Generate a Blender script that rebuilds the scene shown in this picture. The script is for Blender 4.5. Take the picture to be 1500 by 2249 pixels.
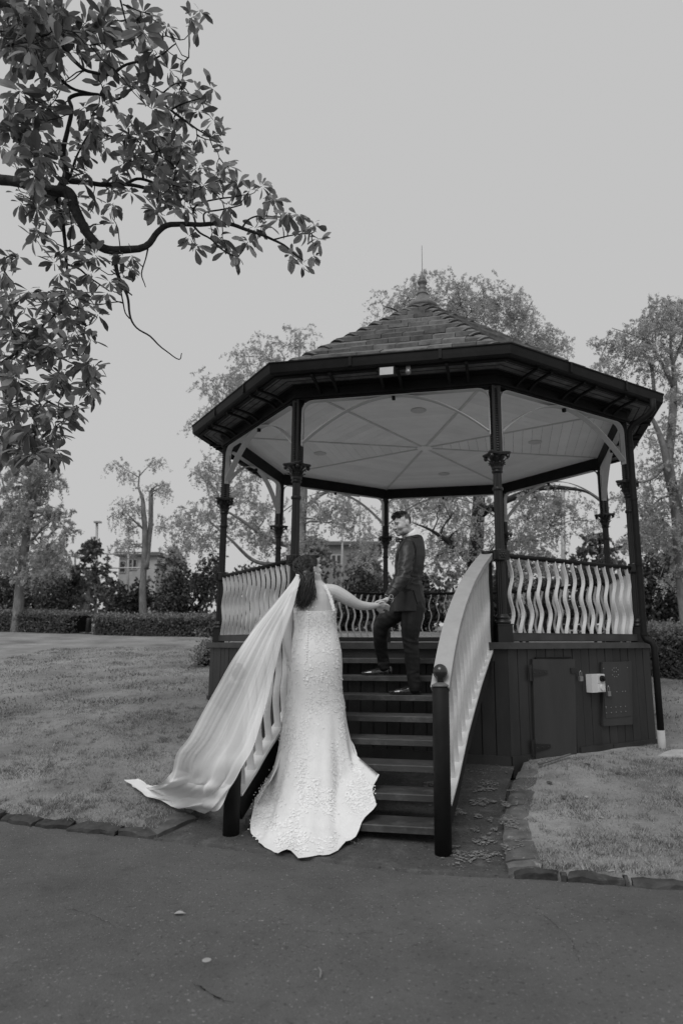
import bpy, bmesh, math, random
import numpy as np
from mathutils import Vector, Matrix, noise as mnoise
R_ = math.radians
rng = random.Random(11)
C = bpy.context.scene.collection
for o_ in list(bpy.data.objects): bpy.data.objects.remove(o_)

# ------------------------------------------------------------ camera
FPX, PITCH, CAMZ, SX, SY = 1464.55, 0.1907, 1.488, 81.6, 5.25
cam_d = bpy.data.cameras.new('camera'); cam = bpy.data.objects.new('camera', cam_d); C.objects.link(cam)
cam.location = (0, 0, CAMZ); cam.rotation_euler = (math.pi / 2 + PITCH, 0.0, 0)
cam_d.sensor_fit = 'HORIZONTAL'; cam_d.sensor_width = 24.0; cam_d.lens = FPX / 1500 * 24
cam_d.shift_x = -SX / 1500; cam_d.shift_y = SY / 1500
cam_d.clip_start = 0.05; cam_d.clip_end = 3000
cam_d.dof.use_dof = True; cam_d.dof.focus_distance = 6.4; cam_d.dof.aperture_fstop = 1.6
sc = bpy.context.scene; sc.camera = cam
sc.view_settings.view_transform = 'Standard'; sc.view_settings.look = 'None'
sc.view_settings.gamma = 1.0; sc.view_settings.exposure = 0.0; sc.view_settings.use_curve_mapping = False

# ------------------------------------------------------------ overcast sky and veiled sun
SUN_EL, SUN_AZ = R_(52), R_(205)          # azimuth clockwise from +Y: behind the camera, a little to its left
w = bpy.data.worlds.new('World'); sc.world = w; w.use_nodes = True
nt = w.node_tree; nt.nodes.clear()
out = nt.nodes.new('ShaderNodeOutputWorld'); bg = nt.nodes.new('ShaderNodeBackground')
sky = nt.nodes.new('ShaderNodeTexSky'); sky.sky_type = 'NISHITA'; sky.sun_disc = False
sky.sun_elevation = SUN_EL; sky.sun_rotation = SUN_AZ; sky.dust_density = 6.0; sky.air_density = 1.0
bw = nt.nodes.new('ShaderNodeRGBToBW'); mx = nt.nodes.new('ShaderNodeMix'); mx.data_type = 'RGBA'
mx.inputs[0].default_value = 0.93                       # cloud cover
mx.inputs[7].default_value = (5.75, 5.75, 5.75, 1)         # even cloud deck
nt.links.new(sky.outputs[0], bw.inputs[0]); nt.links.new(bw.outputs[0], mx.inputs[6])
nt.links.new(mx.outputs[2], bg.inputs[0]); bg.inputs[1].default_value = 0.1
nt.links.new(bg.outputs[0], out.inputs[0])
sun_d = bpy.data.lights.new('sun', 'SUN'); sun_d.energy = 1.5; sun_d.angle = R_(32); sun_d.color = (1, 1, 1)
sun = bpy.data.objects.new('sun', sun_d); C.objects.link(sun); sun.location = (-6, -8, 20)
sd = Vector((math.sin(SUN_AZ) * math.cos(SUN_EL), math.cos(SUN_AZ) * math.cos(SUN_EL), math.sin(SUN_EL)))
sun.rotation_euler = (-sd).to_track_quat('-Z', 'Y').to_euler()

# ------------------------------------------------------------ measuring from the photograph (1500 x 2249)
CP, SP = math.cos(PITCH), math.sin(PITCH)
def ray(x, y):
    u = (x - 750 - SX) / FPX; v = (y - 1124.5 - SY) / FPX
    return Vector((u, CP + v * SP, SP - v * CP))
def AT(x, y, Y):
    d = ray(x, y); return Vector((0, 0, CAMZ)) + d * (Y / d.y)
def G(x, y, z=0.0):
    d = ray(x, y); return Vector((0, 0, CAMZ)) + d * ((z - CAMZ) / d.z)

# ------------------------------------------------------------ materials (the photograph is black and white)
def lum(v): return (v, v, v, 1.0)
MATS = {}
def mat(name, c, rough=.6, var=.25, scale=6., bump=.15, bscale=60., spec=.4, rand=0., metal=0., coat=0., aniso=None, bdist=.004):
    m = bpy.data.materials.new(name); m.use_nodes = True; t = m.node_tree; N = t.nodes; L = t.links
    b = N['Principled BSDF']; b.inputs['Roughness'].default_value = rough
    b.inputs['Specular IOR Level'].default_value = spec; b.inputs['Metallic'].default_value = metal
    b.inputs['Coat Weight'].default_value = coat
    tc = N.new('ShaderNodeTexCoord'); mp = N.new('ShaderNodeMapping'); L.new(tc.outputs['Object'], mp.inputs[0])
    if aniso: mp.inputs['Scale'].default_value = aniso
    n1 = N.new('ShaderNodeTexNoise'); n1.inputs['Scale'].default_value = scale; n1.inputs['Detail'].default_value = 6
    n1.inputs['Roughness'].default_value = .65
    L.new(mp.outputs[0], n1.inputs['Vector'])
    mr = N.new('ShaderNodeMapRange'); mr.inputs[1].default_value = .3; mr.inputs[2].default_value = .7
    mr.inputs[3].default_value = c * (1 - var); mr.inputs[4].default_value = c * (1 + var)
    L.new(n1.outputs[0], mr.inputs[0]); cur = mr.outputs[0]
    if rand:
        oi = N.new('ShaderNodeObjectInfo'); m2 = N.new('ShaderNodeMapRange')
        m2.inputs[3].default_value = 1 - rand; m2.inputs[4].default_value = 1 + rand
        L.new(oi.outputs['Random'], m2.inputs[0])
        mm = N.new('ShaderNodeMath'); mm.operation = 'MULTIPLY'; L.new(cur, mm.inputs[0]); L.new(m2.outputs[0], mm.inputs[1]); cur = mm.outputs[0]
    L.new(cur, b.inputs['Base Color'])
    if bump:
        n2 = N.new('ShaderNodeTexNoise'); n2.inputs['Scale'].default_value = bscale; n2.inputs['Detail'].default_value = 4
        L.new(mp.outputs[0], n2.inputs['Vector'])
        bp = N.new('ShaderNodeBump'); bp.inputs['Strength'].default_value = bump; bp.inputs['Distance'].default_value = bdist
        L.new(n2.outputs[0], bp.inputs['Height']); L.new(bp.outputs[0], b.inputs['Normal'])
    m['cur'] = 0; MATS[name] = m
    return m
def spots(m, c, scale, lo, hi, dscale=14., vec='Object', w=1.0):
    """mix pale or dark blotches with an outline of their own (lichen, stains, scuffs) over a material"""
    t = m.node_tree; N = t.nodes; L = t.links; b = N['Principled BSDF']
    src = b.inputs['Base Color'].links[0].from_socket
    tc = N.new('ShaderNodeTexCoord')
    a = N.new('ShaderNodeTexNoise'); a.inputs['Scale'].default_value = scale; a.inputs['Detail'].default_value = 8; a.inputs['Roughness'].default_value = .7
    L.new(tc.outputs[vec], a.inputs['Vector'])
    r = N.new('ShaderNodeMapRange'); r.inputs[1].default_value = lo; r.inputs[2].default_value = hi; r.inputs[4].default_value = w
    L.new(a.outputs[0], r.inputs[0])
    x = N.new('ShaderNodeMix'); x.data_type = 'RGBA'; L.new(r.outputs[0], x.inputs[0]); L.new(src, x.inputs[6]); x.inputs[7].default_value = lum(c)
    L.new(x.outputs[2], b.inputs['Base Color'])
    return m
def leafmat(name, c, trans=.35, var=.35, rough=.5, rand=0.):
    m = mat(name, c, rough=rough, var=var, scale=3., bump=0, rand=rand)
    t = m.node_tree; N = t.nodes; L = t.links; b = N['Principled BSDF']
    tr = N.new('ShaderNodeBsdfTranslucent'); src = b.inputs['Base Color'].links[0].from_socket; L.new(src, tr.inputs[0])
    ms = N.new('ShaderNodeMixShader'); ms.inputs[0].default_value = trans
    L.new(b.outputs[0], ms.inputs[1]); L.new(tr.outputs[0], ms.inputs[2]); L.new(ms.outputs[0], N['Material Output'].inputs[0])
    return m

# ------------------------------------------------------------ object and mesh helpers
WM = {}
def reg(o, M): WM[o.name] = M.copy(); return o
def thing(name, label, cat, loc=(0, 0, 0), group=None):
    o = bpy.data.objects.new(name, None); C.objects.link(o); o.location = loc; o.empty_display_size = .2
    o['label'] = label; o['category'] = cat
    if group: o['group'] = group
    return reg(o, Matrix.Translation(loc))
def tag(o, label, cat, group=None):
    o['label'] = label; o['category'] = cat
    if group: o['group'] = group
    return o
def place(name, me, parent=None, M=None, kind=None):
    """link a mesh as one object; M is where its own coordinates sit in the world"""
    o = bpy.data.objects.new(name, me); C.objects.link(o); M = M if M is not None else Matrix.Identity(4)
    if parent is not None:
        o.parent = parent; o.matrix_parent_inverse = Matrix.Identity(4)
        o.matrix_local = WM[parent.name].inverted() @ M
    else: o.matrix_world = M
    if kind: o['kind'] = kind
    return reg(o, M)
class MB:
    def __init__(s): s.v = []; s.f = []; s.mi = []
    def add(s, vs, fs, mi=0):
        b = len(s.v); s.v += [tuple(q) for q in vs]; s.f += [tuple(b + i for i in q) for q in fs]; s.mi += [mi] * len(fs); return s
    def box(s, c, size, M=None, mi=0):
        x, y, z = (q / 2 for q in size); c = Vector(c)
        vs = [Vector((sx * x, sy * y, sz * z)) + c for sz in (-1, 1) for sy in (-1, 1) for sx in (-1, 1)]
        if M: vs = [M @ q for q in vs]
        return s.add(vs, [(0, 2, 3, 1), (4, 5, 7, 6), (0, 1, 5, 4), (2, 6, 7, 3), (0, 4, 6, 2), (1, 3, 7, 5)], mi)
    def prism(s, bot, top, mi=0):
        n = len(bot); vs = list(bot) + list(top)
        fs = [tuple(range(n - 1, -1, -1)), tuple(range(n, 2 * n))] + [(i, (i + 1) % n, n + (i + 1) % n, n + i) for i in range(n)]
        return s.add(vs, fs, mi)
    def loft(s, rings, cap=True, closed=True, mi=0):
        n = len(rings[0]); vs = [q for r in rings for q in r]; fs = []
        for i in range(len(rings) - 1):
            for j in range(n if closed else n - 1):
                k = (j + 1) % n; fs.append((i * n + j, i * n + k, (i + 1) * n + k, (i + 1) * n + j))
        if cap and closed:
            fs.append(tuple(range(n - 1, -1, -1))); o = (len(rings) - 1) * n; fs.append(tuple(range(o, o + n)))
        return s.add(vs, fs, mi)
    def tube(s, pts, rad, n=8, cap=True, mi=0, flat=1.0):
        pts = [Vector(q) for q in pts]
        if not hasattr(rad, '__len__'): rad = [rad] * len(pts)
        rings = []; up = None
        for i, q in enumerate(pts):
            t = (pts[min(i + 1, len(pts) - 1)] - pts[max(i - 1, 0)])
            t = t.normalized() if t.length > 1e-9 else Vector((0, 0, 1))
            if up is None:
                up = Vector((0, 0, 1)) if abs(t.z) < .9 else Vector((1, 0, 0))
            a = t.cross(up); a = a.normalized() if a.length > 1e-6 else t.orthogonal().normalized()
            bb = a.cross(t).normalized(); up = bb
            rings.append([q + (a * math.cos(h) + bb * math.sin(h) * flat) * rad[i] for h in (2 * math.pi * j / n for j in range(n))])
        return s.loft(rings, cap, mi=mi)
    def lathe(s, prof, n=16, M=None, cap=True, mi=0):
        rings = [[Vector((r * math.cos(2 * math.pi * j / n), r * math.sin(2 * math.pi * j / n), z)) for j in range(n)] for r, z in prof]
        if M: rings = [[M @ q for q in r] for r in rings]
        return s.loft(rings, cap, mi=mi)
    def ball(s, c, r, n=12, m=8, M=None, mi=0):
        if not hasattr(r, '__len__'): r = (r, r, r)
        rings = []
        for i in range(m + 1):
            ph = -math.pi / 2 + math.pi * i / m; cr = max(math.cos(ph), .02)
            ring = [Vector((r[0] * cr * math.cos(2 * math.pi * j / n), r[1] * cr * math.sin(2 * math.pi * j / n), r[2] * math.sin(ph))) for j in range(n)]
            rings.append([(M @ q if M else q) + Vector(c) for q in ring])
        return s.loft(rings, True, mi=mi)
    def mesh(s, name, m, smooth=False):
        me = bpy.data.meshes.new(name); me.from_pydata(s.v, [], s.f)
        for q in (m if isinstance(m, (list, tuple)) else [m]): me.materials.append(q)
        if any(s.mi): me.polygons.foreach_set('material_index', s.mi)
        if smooth: me.polygons.foreach_set('use_smooth', [True] * len(me.polygons))
        me.update(); return me
    def build(s, name, m, parent=None, smooth=False, kind=None):
        """vertices were given in world coordinates"""
        org = WM[parent.name] if parent is not None else Matrix.Identity(4)
        inv = org.inverted(); me = s.mesh(name, m, smooth); me.transform(inv)
        return place(name, me, parent, org, kind)
def quads_mesh(name, V, F, m, mi=None, smooth=False):
    me = bpy.data.meshes.new(name); V = np.asarray(V, dtype=np.float32); F = np.asarray(F, dtype=np.int32)
    n, k = F.shape
    me.vertices.add(len(V)); me.vertices.foreach_set('co', V.ravel())
    me.loops.add(n * k); me.loops.foreach_set('vertex_index', F.ravel())
    me.polygons.add(n); me.polygons.foreach_set('loop_start', np.arange(0, n * k, k, dtype=np.int32))
    me.polygons.foreach_set('loop_total', np.full(n, k, dtype=np.int32))
    for q in (m if isinstance(m, (list, tuple)) else [m]): me.materials.append(q)
    if mi is not None: me.polygons.foreach_set('material_index', np.asarray(mi, dtype=np.int32))
    if smooth: me.polygons.foreach_set('use_smooth', np.ones(n, dtype=bool))
    me.update(calc_edges=True); me.validate(); return me
def spline(pts, n, closed=False):
    """Catmull-Rom through points of any dimension"""
    P = np.array([list(q) for q in pts], float); m = len(P); outp = []
    T = np.linspace(0, m if closed else m - 1, n, endpoint=not closed)
    for t in T:
        i = int(min(math.floor(t), (m - 1) if closed else m - 2)); f = t - i
        if closed: a, b, c, d = P[(i - 1) % m], P[i % m], P[(i + 1) % m], P[(i + 2) % m]
        else:
            b, c = P[i], P[i + 1]; a = P[i - 1] if i > 0 else 2 * b - c; d = P[i + 2] if i + 2 < m else 2 * c - b
        outp.append(.5 * ((2 * b) + (c - a) * f + (2 * a - 5 * b + 4 * c - d) * f * f + (3 * b - a - 3 * c + d) * f ** 3))
    return np.array(outp)
def lerp(a, b, t): return a + (b - a) * t
def sstep(a, b, x): t = min(max((x - a) / (b - a), 0), 1); return t * t * (3 - 2 * t)

# ------------------------------------------------------------ the lie of the land
CTRL = np.array([(-6, 2, 0.0), (0, 1, 0), (6, 2, -.02), (-3.1, 5.6, 0.0), (1.87, 4.4, 0), (.456, 5.07, 0), (-1.11, 5.39, .055), (0.2, 4.7, 0),
    (1.42, 7.16, .235), (3.4, 8.5, .22), (-2.35, 9.7, .66), (-8.5, 24, 1.8), (-11.8, 24, 1.92), (6, 14, .95), (-3.65, 14, 1.08), (1, 22, 1.78),
    (12, 22, 1.6), (-1.56, 6.1, .10), (0, 40, 2.4), (-30, 40, 2.7), (30, 40, 2.5), (-9, 12, .85), (8, 7, .2), (-6, 7, .2), (0, 90, 3.0), (-90, 90, 3.2), (90, 90, 3.2),
    (-60, 10, 1.0), (60, 10, 1.0), (0, -60, 0), (-60, -60, 0), (60, -60, 0)], float)
def _tps():
    n = len(CTRL); d = np.linalg.norm(CTRL[:, None, :2] - CTRL[None, :, :2], axis=2)
    A = np.zeros((n + 3, n + 3)); A[:n, :n] = d + np.eye(n) * -.02; A[:n, n] = 1; A[:n, n + 1:] = CTRL[:, :2]; A[n:, :n] = A[:n, n:].T
    return np.linalg.solve(A, np.r_[CTRL[:, 2], 0, 0, 0])
TPS = _tps()
def land(X, Y):
    X = np.asarray(X, float); Y = np.asarray(Y, float); sh = X.shape; X = X.ravel(); Y = Y.ravel()
    d = np.hypot(X[:, None] - CTRL[None, :, 0], Y[:, None] - CTRL[None, :, 1]); n = len(CTRL)
    return (d @ TPS[:n] + TPS[n] + TPS[n + 1] * X + TPS[n + 2] * Y).reshape(sh)
def LZ(x, y): return float(land([x], [y])[0])
# ============================================================ GROUND
m_asph = mat('asphalt_path', .1, rough=.85, var=.16, scale=1.2, bump=1., bscale=85, spec=.25, bdist=.006)
spots(m_asph, .42, 55., .60, .68, w=.8); spots(m_asph, .03, 42., .57, .66, w=.8); spots(m_asph, .5, 90., .66, .72, w=.9); spots(m_asph, .07, 18., .52, .7, w=.55); spots(m_asph, .055, .8, .5, .68, w=.5); spots(m_asph, .17, .35, .52, .7, w=.35); spots(m_asph, .04, 3.2, .62, .7, w=.35)
m_apron = mat('asphalt_apron', .075, rough=.9, var=.3, scale=2.2, bump=1., bscale=70, spec=.2, bdist=.006)
spots(m_apron, .3, 48., .60, .68, w=.8); spots(m_apron, .02, 36., .54, .66, w=.8); spots(m_apron, .16, 5., .52, .66, w=.5); spots(m_apron, .025, 2.2, .52, .64, w=.5)
m_lawn = mat('lawn_soil_and_grass', .29, rough=.95, var=.34, scale=2.2, bump=1., bscale=55, spec=.1, bdist=.02)
spots(m_lawn, .16, 14., .55, .7, w=.7); spots(m_lawn, .45, 34., .55, .72, w=.6); spots(m_lawn, .2, .55, .52, .7, w=.5); spots(m_lawn, .09, 1.1, .48, .64, w=.65)
m_stone = mat('sandstone_edging', .05, rough=.9, var=.45, scale=9, bump=.7, bscale=45, spec=.2, rand=.25)
spots(m_stone, .13, 16., .6, .7, w=.6)
m_slab = mat('flat_edging_stone', .11, rough=.9, var=.35, scale=8, bump=.6, bscale=40, spec=.2, rand=.22)
spots(m_slab, .32, 11., .6, .68, w=.8)
m_lich = mat('lichen_crust', .2, rough=1, var=.35, scale=40, bump=.8, bscale=90, spec=.05)

# the edge between path and lawn / apron (x, y), left to right
EDGE = [(-60, 22), (-30, 14.2), (-12, 9.0), (-6, 6.95), (-3.113, 5.88), (-1.647, 5.35), (-.666, 5.017), (.209, 4.743), (.85, 4.66), (1.866, 4.441), (5, 3.85), (12, 2.6), (30, -.6), (60, -6)]
EX = np.array([q[0] for q in EDGE]); EY = np.array([q[1] for q in EDGE])
def edge_y(x): return np.interp(x, EX, EY)
AP_L = [(-1.647, 5.35), (-1.52, 6.1), (-1.30, 7.2), (-.9, 8.2)]      # left side of the apron
AP_R = [(.85, 4.66), (.86, 5.2), (1.05, 6.2), (1.36, 7.25)]          # its right side, along the flat stones
def apron_x(y):
    return (float(np.interp(y, [q[1] for q in AP_L], [q[0] for q in AP_L])), float(np.interp(y, [q[1] for q in AP_R], [q[0] for q in AP_R])))
# lawn: one sheet to the horizon
gx = np.r_[-900, -400, -180, -90, -60, -45, -34, -26, -20, np.arange(-16, -5, .5), np.arange(-5, 5.5, .08), np.arange(5.5, 16, .5), 20, 26, 34, 45, 60, 90, 180, 400, 900]
gy = np.r_[-300, -120, -50, -20, -8, 0, 2, np.arange(3, 10, .08), np.arange(10, 18, .3), np.arange(18, 34, .8), 36, 42, 50, 60, 75, 95, 130, 200, 400, 900, 2000]
XX, YY = np.meshgrid(gx, gy); ZZ = land(np.clip(XX, -90, 90), np.clip(YY, -60, 90))
beyond = YY - edge_y(XX)
inap = np.zeros_like(XX, bool)
axl = np.interp(YY, [q[1] for q in AP_L], [q[0] for q in AP_L]); axr = np.interp(YY, [q[1] for q in AP_R], [q[0] for q in AP_R])
inap = (XX > axl + .05) & (XX < axr + .14) & (YY < 8.4)
bump_ = np.array([[mnoise.noise(Vector((x * 1.3, y * 1.3, 0))) * .018 + mnoise.noise(Vector((x * 5, y * 5, 3))) * .007 if -7 < x < 7 and 0 < y < 20 else 0 for x in gx] for y in gy])
ZZ = ZZ + np.where((beyond > .085) & ~inap, .055 + bump_, -.12)
nx, ny = len(gx), len(gy)
F = [(j * nx + i, j * nx + i + 1, (j + 1) * nx + i + 1, (j + 1) * nx + i) for j in range(ny - 1) for i in range(nx - 1)]
o = place('lawn', quads_mesh('lawn', np.c_[XX.ravel(), YY.ravel(), ZZ.ravel()], F, m_lawn, smooth=True), kind='structure')
# path
V = []; F = []; cols = np.r_[-60, -30, -12, np.arange(-6, 6.01, .15), 12, 30, 60]; rows = np.r_[0, .02, .06, np.linspace(.15, 3.4, 16), 6, 12, 40]
for x in cols:
    e = float(edge_y(x)) + .03 * mnoise.noise(Vector((x * 2.2, 0, 0)))
    for r in rows: V.append((x, e - r, LZ(x, max(e - r, -60)) + .004 + .004 * mnoise.noise(Vector((x * .9, (e - r) * .9, 5)))))
nr = len(rows)
for i in range(len(cols) - 1):
    for j in range(nr - 1): F.append((i * nr + j, i * nr + j + 1, (i + 1) * nr + j + 1, (i + 1) * nr + j))
path_o = place('path', quads_mesh('path', V, F, m_asph, smooth=True), kind='structure')
m_crack = mat('crack_shadow', .012, rough=1, var=.4, bump=0, spec=0)
def crack(pts, wid, seed):
    P = spline([list(gz0(*q)) for q in pts], 26); mb = MB()
    rings = []
    for i, q in enumerate(P):
        j = mnoise.noise(Vector((i * .55, seed, 0))) * .018; w_ = wid * (.25 + abs(mnoise.noise(Vector((i * .9, seed, 3)))) * 1.6) * (1 - abs(2 * i / 25 - 1) ** 4)
        t = P[min(i + 1, 25)] - P[max(i - 1, 0)]; t = t / np.linalg.norm(t); n_ = np.array([-t[1], t[0], 0]); c_ = q + n_ * j; rings.append((c_ - n_ * w_, c_ + n_ * w_))
    vs = [tuple(v) for r in rings for v in r]; fs = [(2 * i, 2 * i + 2, 2 * i + 3, 2 * i + 1) for i in range(25)]
    mb.add(vs, fs); mb.build('crack', m_crack, path_o)
def gz0(x, y):
    p = G(x, y, 0)
    for _ in range(5): p = G(x, y, LZ(p.x, p.y) + .011)
    return p
crack([(420, 2160), (445, 2172), (470, 2188), (500, 2200), (515, 2203)], .004, 1)
crack([(640, 2040), (760, 2052), (860, 2047)], .0018, 5); crack([(1180, 2000), (1250, 2060), (1275, 2120)], .0018, 9); crack([(120, 1990), (200, 2010), (270, 2045)], .0018, 14)

# apron under the stairs: a thicker, rough-edged layer
V = []; F = []; nj = 34
for i in range(60):
    t = i / 59; y = 4.55 + t * 3.9
    xl, xr = apron_x(max(y, 4.66)); 
    for j in range(nj):
        s = j / (nj - 1); x = lerp(xl, xr, s); ey = float(edge_y(x)) - .015 + .03 * mnoise.noise(Vector((x * 6, 1, 0))) + .018 * mnoise.noise(Vector((x * 22, 4, 0)))
        yy = lerp(ey, 8.4, t)
        xl2, xr2 = apron_x(max(yy, 4.66)); x = lerp(xl2 - .03, xr2 + .05, s)
        V.append((x, yy, LZ(x, yy) + .02 + .008 * mnoise.noise(Vector((x * 2.5, yy * 2.5, 9)))))
for i in range(59):
    for j in range(nj - 1): F.append((i * nj + j, i * nj + j + 1, (i + 1) * nj + j + 1, (i + 1) * nj + j))
b0 = len(V)
for j in range(nj): x, y, z = V[j]; V.append((x, y - .012 * rng.random(), z - .06))
for j in range(nj - 1): F.append((b0 + j, b0 + j + 1, j + 1, j))
place('stair_apron', quads_mesh('stair_apron', V, F, m_apron), kind='structure')
# lichen: small ragged crusts in clusters, thickest along the right of the apron
lm = MB(); ncl = 0
while ncl < 11000:
    if rng.random() < .85: x, y = rng.uniform(.42, 1.32), rng.triangular(4.75, 7.2, 5.9)
    else: x, y = rng.uniform(-1.3, 1.0), rng.uniform(4.8, 5.4)
    ncl += 1; xl, xr = apron_x(y)
    if x > xr + .16 or y < float(edge_y(x)) + .05: continue
    d_ = mnoise.noise(Vector((x * 4.5, y * 4.5, 31))) + .5 * mnoise.noise(Vector((x * 13, y * 13, 8)))
    if d_ < .16 + (.35 if x < .42 else 0): continue
    r = rng.choice([.0025, .0035, .005, .007, .010]) * rng.uniform(.7, 1.3); n = 7; z = LZ(x, y) + (.0335 if x < xr else .078)
    vs = [(x + r * (.35 + 1.1 * rng.random()) * math.cos(2 * math.pi * k / n) * 1.3, y + r * (.35 + 1.1 * rng.random()) * math.sin(2 * math.pi * k / n), z) for k in range(n)]
    lm.add(vs + [(x, y, z + .002)], [(k, (k + 1) % n, n) for k in range(n)])
tag(lm.build('lichen', m_lich, kind='stuff'), 'pale lichen crusts spread over the dark apron beside the stairs', 'lichen')

def rough_block(mb, quad, z0s, h, seed, jit=.012, sub=(7, 4, 3)):
    """block with uneven faces over a ground quad (a,b,c,d anticlockwise); z0s per corner"""
    nu, nv, nw = sub; idx = {}; vs = []; fs = []
    def P(u, v, k):
        q = [Vector((*quad[i], z0s[i])) for i in range(4)]
        p = (q[0] * (1 - u) + q[1] * u) * (1 - v) + (q[3] * (1 - u) + q[2] * u) * v
        r = .045 * (1 if k > .5 else .3)
        du = (.5 - u) * 2; dv = (.5 - v) * 2
        p = p + Vector((0, 0, h * k))
        cor = (abs(du) ** 6 + abs(dv) ** 6) * (k ** 3)
        p.z -= cor * h * .10
        nz = mnoise.noise_vector(p * 7 + Vector((seed, seed * 2.1, 0))) * jit + mnoise.noise_vector(p * 25 + Vector((seed, 0, 0))) * jit * .35
        return p + nz
    def vid(i, j, k):
        key = (i, j, k)
        if key not in idx: idx[key] = len(vs); vs.append(P(i / nu, j / nv, k / nw))
        return idx[key]
    for i in range(nu):
        for j in range(nv): fs.append((vid(i, j, nw), vid(i + 1, j, nw), vid(i + 1, j + 1, nw), vid(i, j + 1, nw)))
    for k in range(nw):
        for i in range(nu):
            fs.append((vid(i, 0, k), vid(i + 1, 0, k), vid(i + 1, 0, k + 1), vid(i, 0, k + 1)))
            fs.append((vid(i + 1, nv, k), vid(i, nv, k), vid(i, nv, k + 1), vid(i + 1, nv, k + 1)))
        for j in range(nv):
            fs.append((vid(0, j + 1, k), vid(0, j, k), vid(0, j, k + 1), vid(0, j + 1, k + 1)))
            fs.append((vid(nu, j, k), vid(nu, j + 1, k), vid(nu, j + 1, k + 1), vid(nu, j, k + 1)))
    mb.add(vs, fs)
# kerb stones
def kerb(x0, x1, w=.12, h=.05, seed=0):
    q = []
    for x, off in ((x0, 0), (x1, 0), (x1, w), (x0, w)):
        q.append((x + off * .25, float(edge_y(x)) - .01 + off + rng.uniform(-.008, .008)))
    z = [LZ(*c) - .03 for c in q]; mb = MB(); rough_block(mb, q, z, h + .03 + rng.uniform(-.015, .012), seed, jit=.026)
    return mb
ke = thing('kerb_edging', 'weathered sandstone kerb edging the lawn left of the stairs', 'kerb', (-2.4, 5.7, 0))
cuts = [-1.66, -2.0, -2.45, -2.78, -3.14, -3.44, -3.95, -4.3, -4.85]
for i in range(len(cuts) - 1): kerb(cuts[i + 1] + .012, cuts[i] - .012, seed=i * 3.7).build('kerb_stone', m_stone, ke, smooth=False)
ke2 = thing('kerb_edging', 'weathered sandstone kerb edging the lawn right of the stairs', 'kerb', (1.4, 4.5, 0))
cuts = [.86, 1.14, 1.19, 1.53, 1.57, 2.0, 2.45, 2.9]
for i in range(len(cuts) - 1): kerb(cuts[i] + .008, cuts[i + 1] - .008, w=.09, h=.045, seed=40 + i * 2.3).build('kerb_stone', m_stone, ke2, smooth=False)
# flat stones bordering the apron, measured in the photograph
fs_t = thing('stone_border', 'row of flat stones between the apron and the right lawn', 'paving', (1.1, 6, 0))
rowpx = [((1141, 1688), (1180, 1686)), ((1133, 1705), (1182, 1703)), ((1122, 1735), (1174, 1733)), ((1112, 1772), (1166, 1770)), ((1106, 1805), (1158, 1802)), ((1105, 1851), (1170, 1848)), ((1111, 1894), (1188, 1890)), ((1116, 1912), (1190, 1908))]
def gz(x, y, add=.05):
    p = G(x, y, 0)
    for _ in range(5): p = G(x, y, LZ(p.x, p.y) + add)
    return p
for i in range(len(rowpx) - 1):
    (a0, a1), (b0, b1) = rowpx[i], rowpx[i + 1]
    A, B, C_, D = (gz(*q) for q in (b0, b1, a1, a0)); sh = .012
    q = [(A.x, A.y + sh), (B.x, B.y + sh), (C_.x, C_.y - sh), (D.x, D.y - sh)]
    mb = MB(); rough_block(mb, q, [LZ(*c) - .03 for c in q], .10, 70 + i * 5.1, jit=.012, sub=(5, 5, 2)); mb.build('flat_stone', m_slab, fs_t)
fl = MB(); q = [G(345, 1847, .04), G(432, 1800, .1), G(400, 1782, .12), G(296, 1815, .06)]; q = [(p.x, p.y) for p in q]
rough_block(fl, q, [LZ(*c) - .03 for c in q], .09, 99, jit=.006, sub=(5, 6, 2))
tag(fl.build('corner_slab', m_slab), 'flat stone slab at the corner of the left lawn below the veil', 'slab')
cv = MB(); q = [gz(*c) for c in ((1443, 1663), (1560, 1672), (1560, 1650), (1478, 1648))]; q = [(p.x, p.y) for p in q]
rough_block(cv, q, [LZ(*c) for c in q], .075, 120, jit=.004, sub=(4, 4, 2))
m_conc = mat('pale_concrete', .42, rough=.9, var=.15, bump=.3)
tag(cv.build('concrete_cover', m_conc), 'pale flat concrete cover in the grass beside the downpipe', 'cover')

# grass blades near the camera
m_g = [leafmat('grass_' + n, c, .25, .3, .7) for n, c in (('dry', .42), ('mid', .29), ('deep', .12))]
nrg = np.random.default_rng(5)
def blades(n, x0, x1, y0, y1, hmin, hmax, wid, dens=None):
    X = nrg.uniform(x0, x1, n); Y = nrg.uniform(y0, y1, n)
    axl_ = np.interp(Y, [q[1] for q in AP_L], [q[0] for q in AP_L]); axr_ = np.interp(Y, [q[1] for q in AP_R], [q[0] for q in AP_R])
    e = edge_y(X); ok = (Y > e + .1) & ~((X > axl_ - .08) & (X < axr_ + .2) & (Y < 8.6))
    rr = np.hypot(X - .737, Y - 10.308); ok &= rr > 3.12
    cl = np.array([mnoise.noise(Vector((x * 2.1, y * 2.1, 7))) + .6 * mnoise.noise(Vector((x * 7, y * 7, 2))) for x, y in zip(X, Y)])
    ok &= nrg.random(n) < np.clip(.62 + cl * .9, .1, 1)
    return X[ok], Y[ok], cl[ok], hmin, hmax, wid
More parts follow.
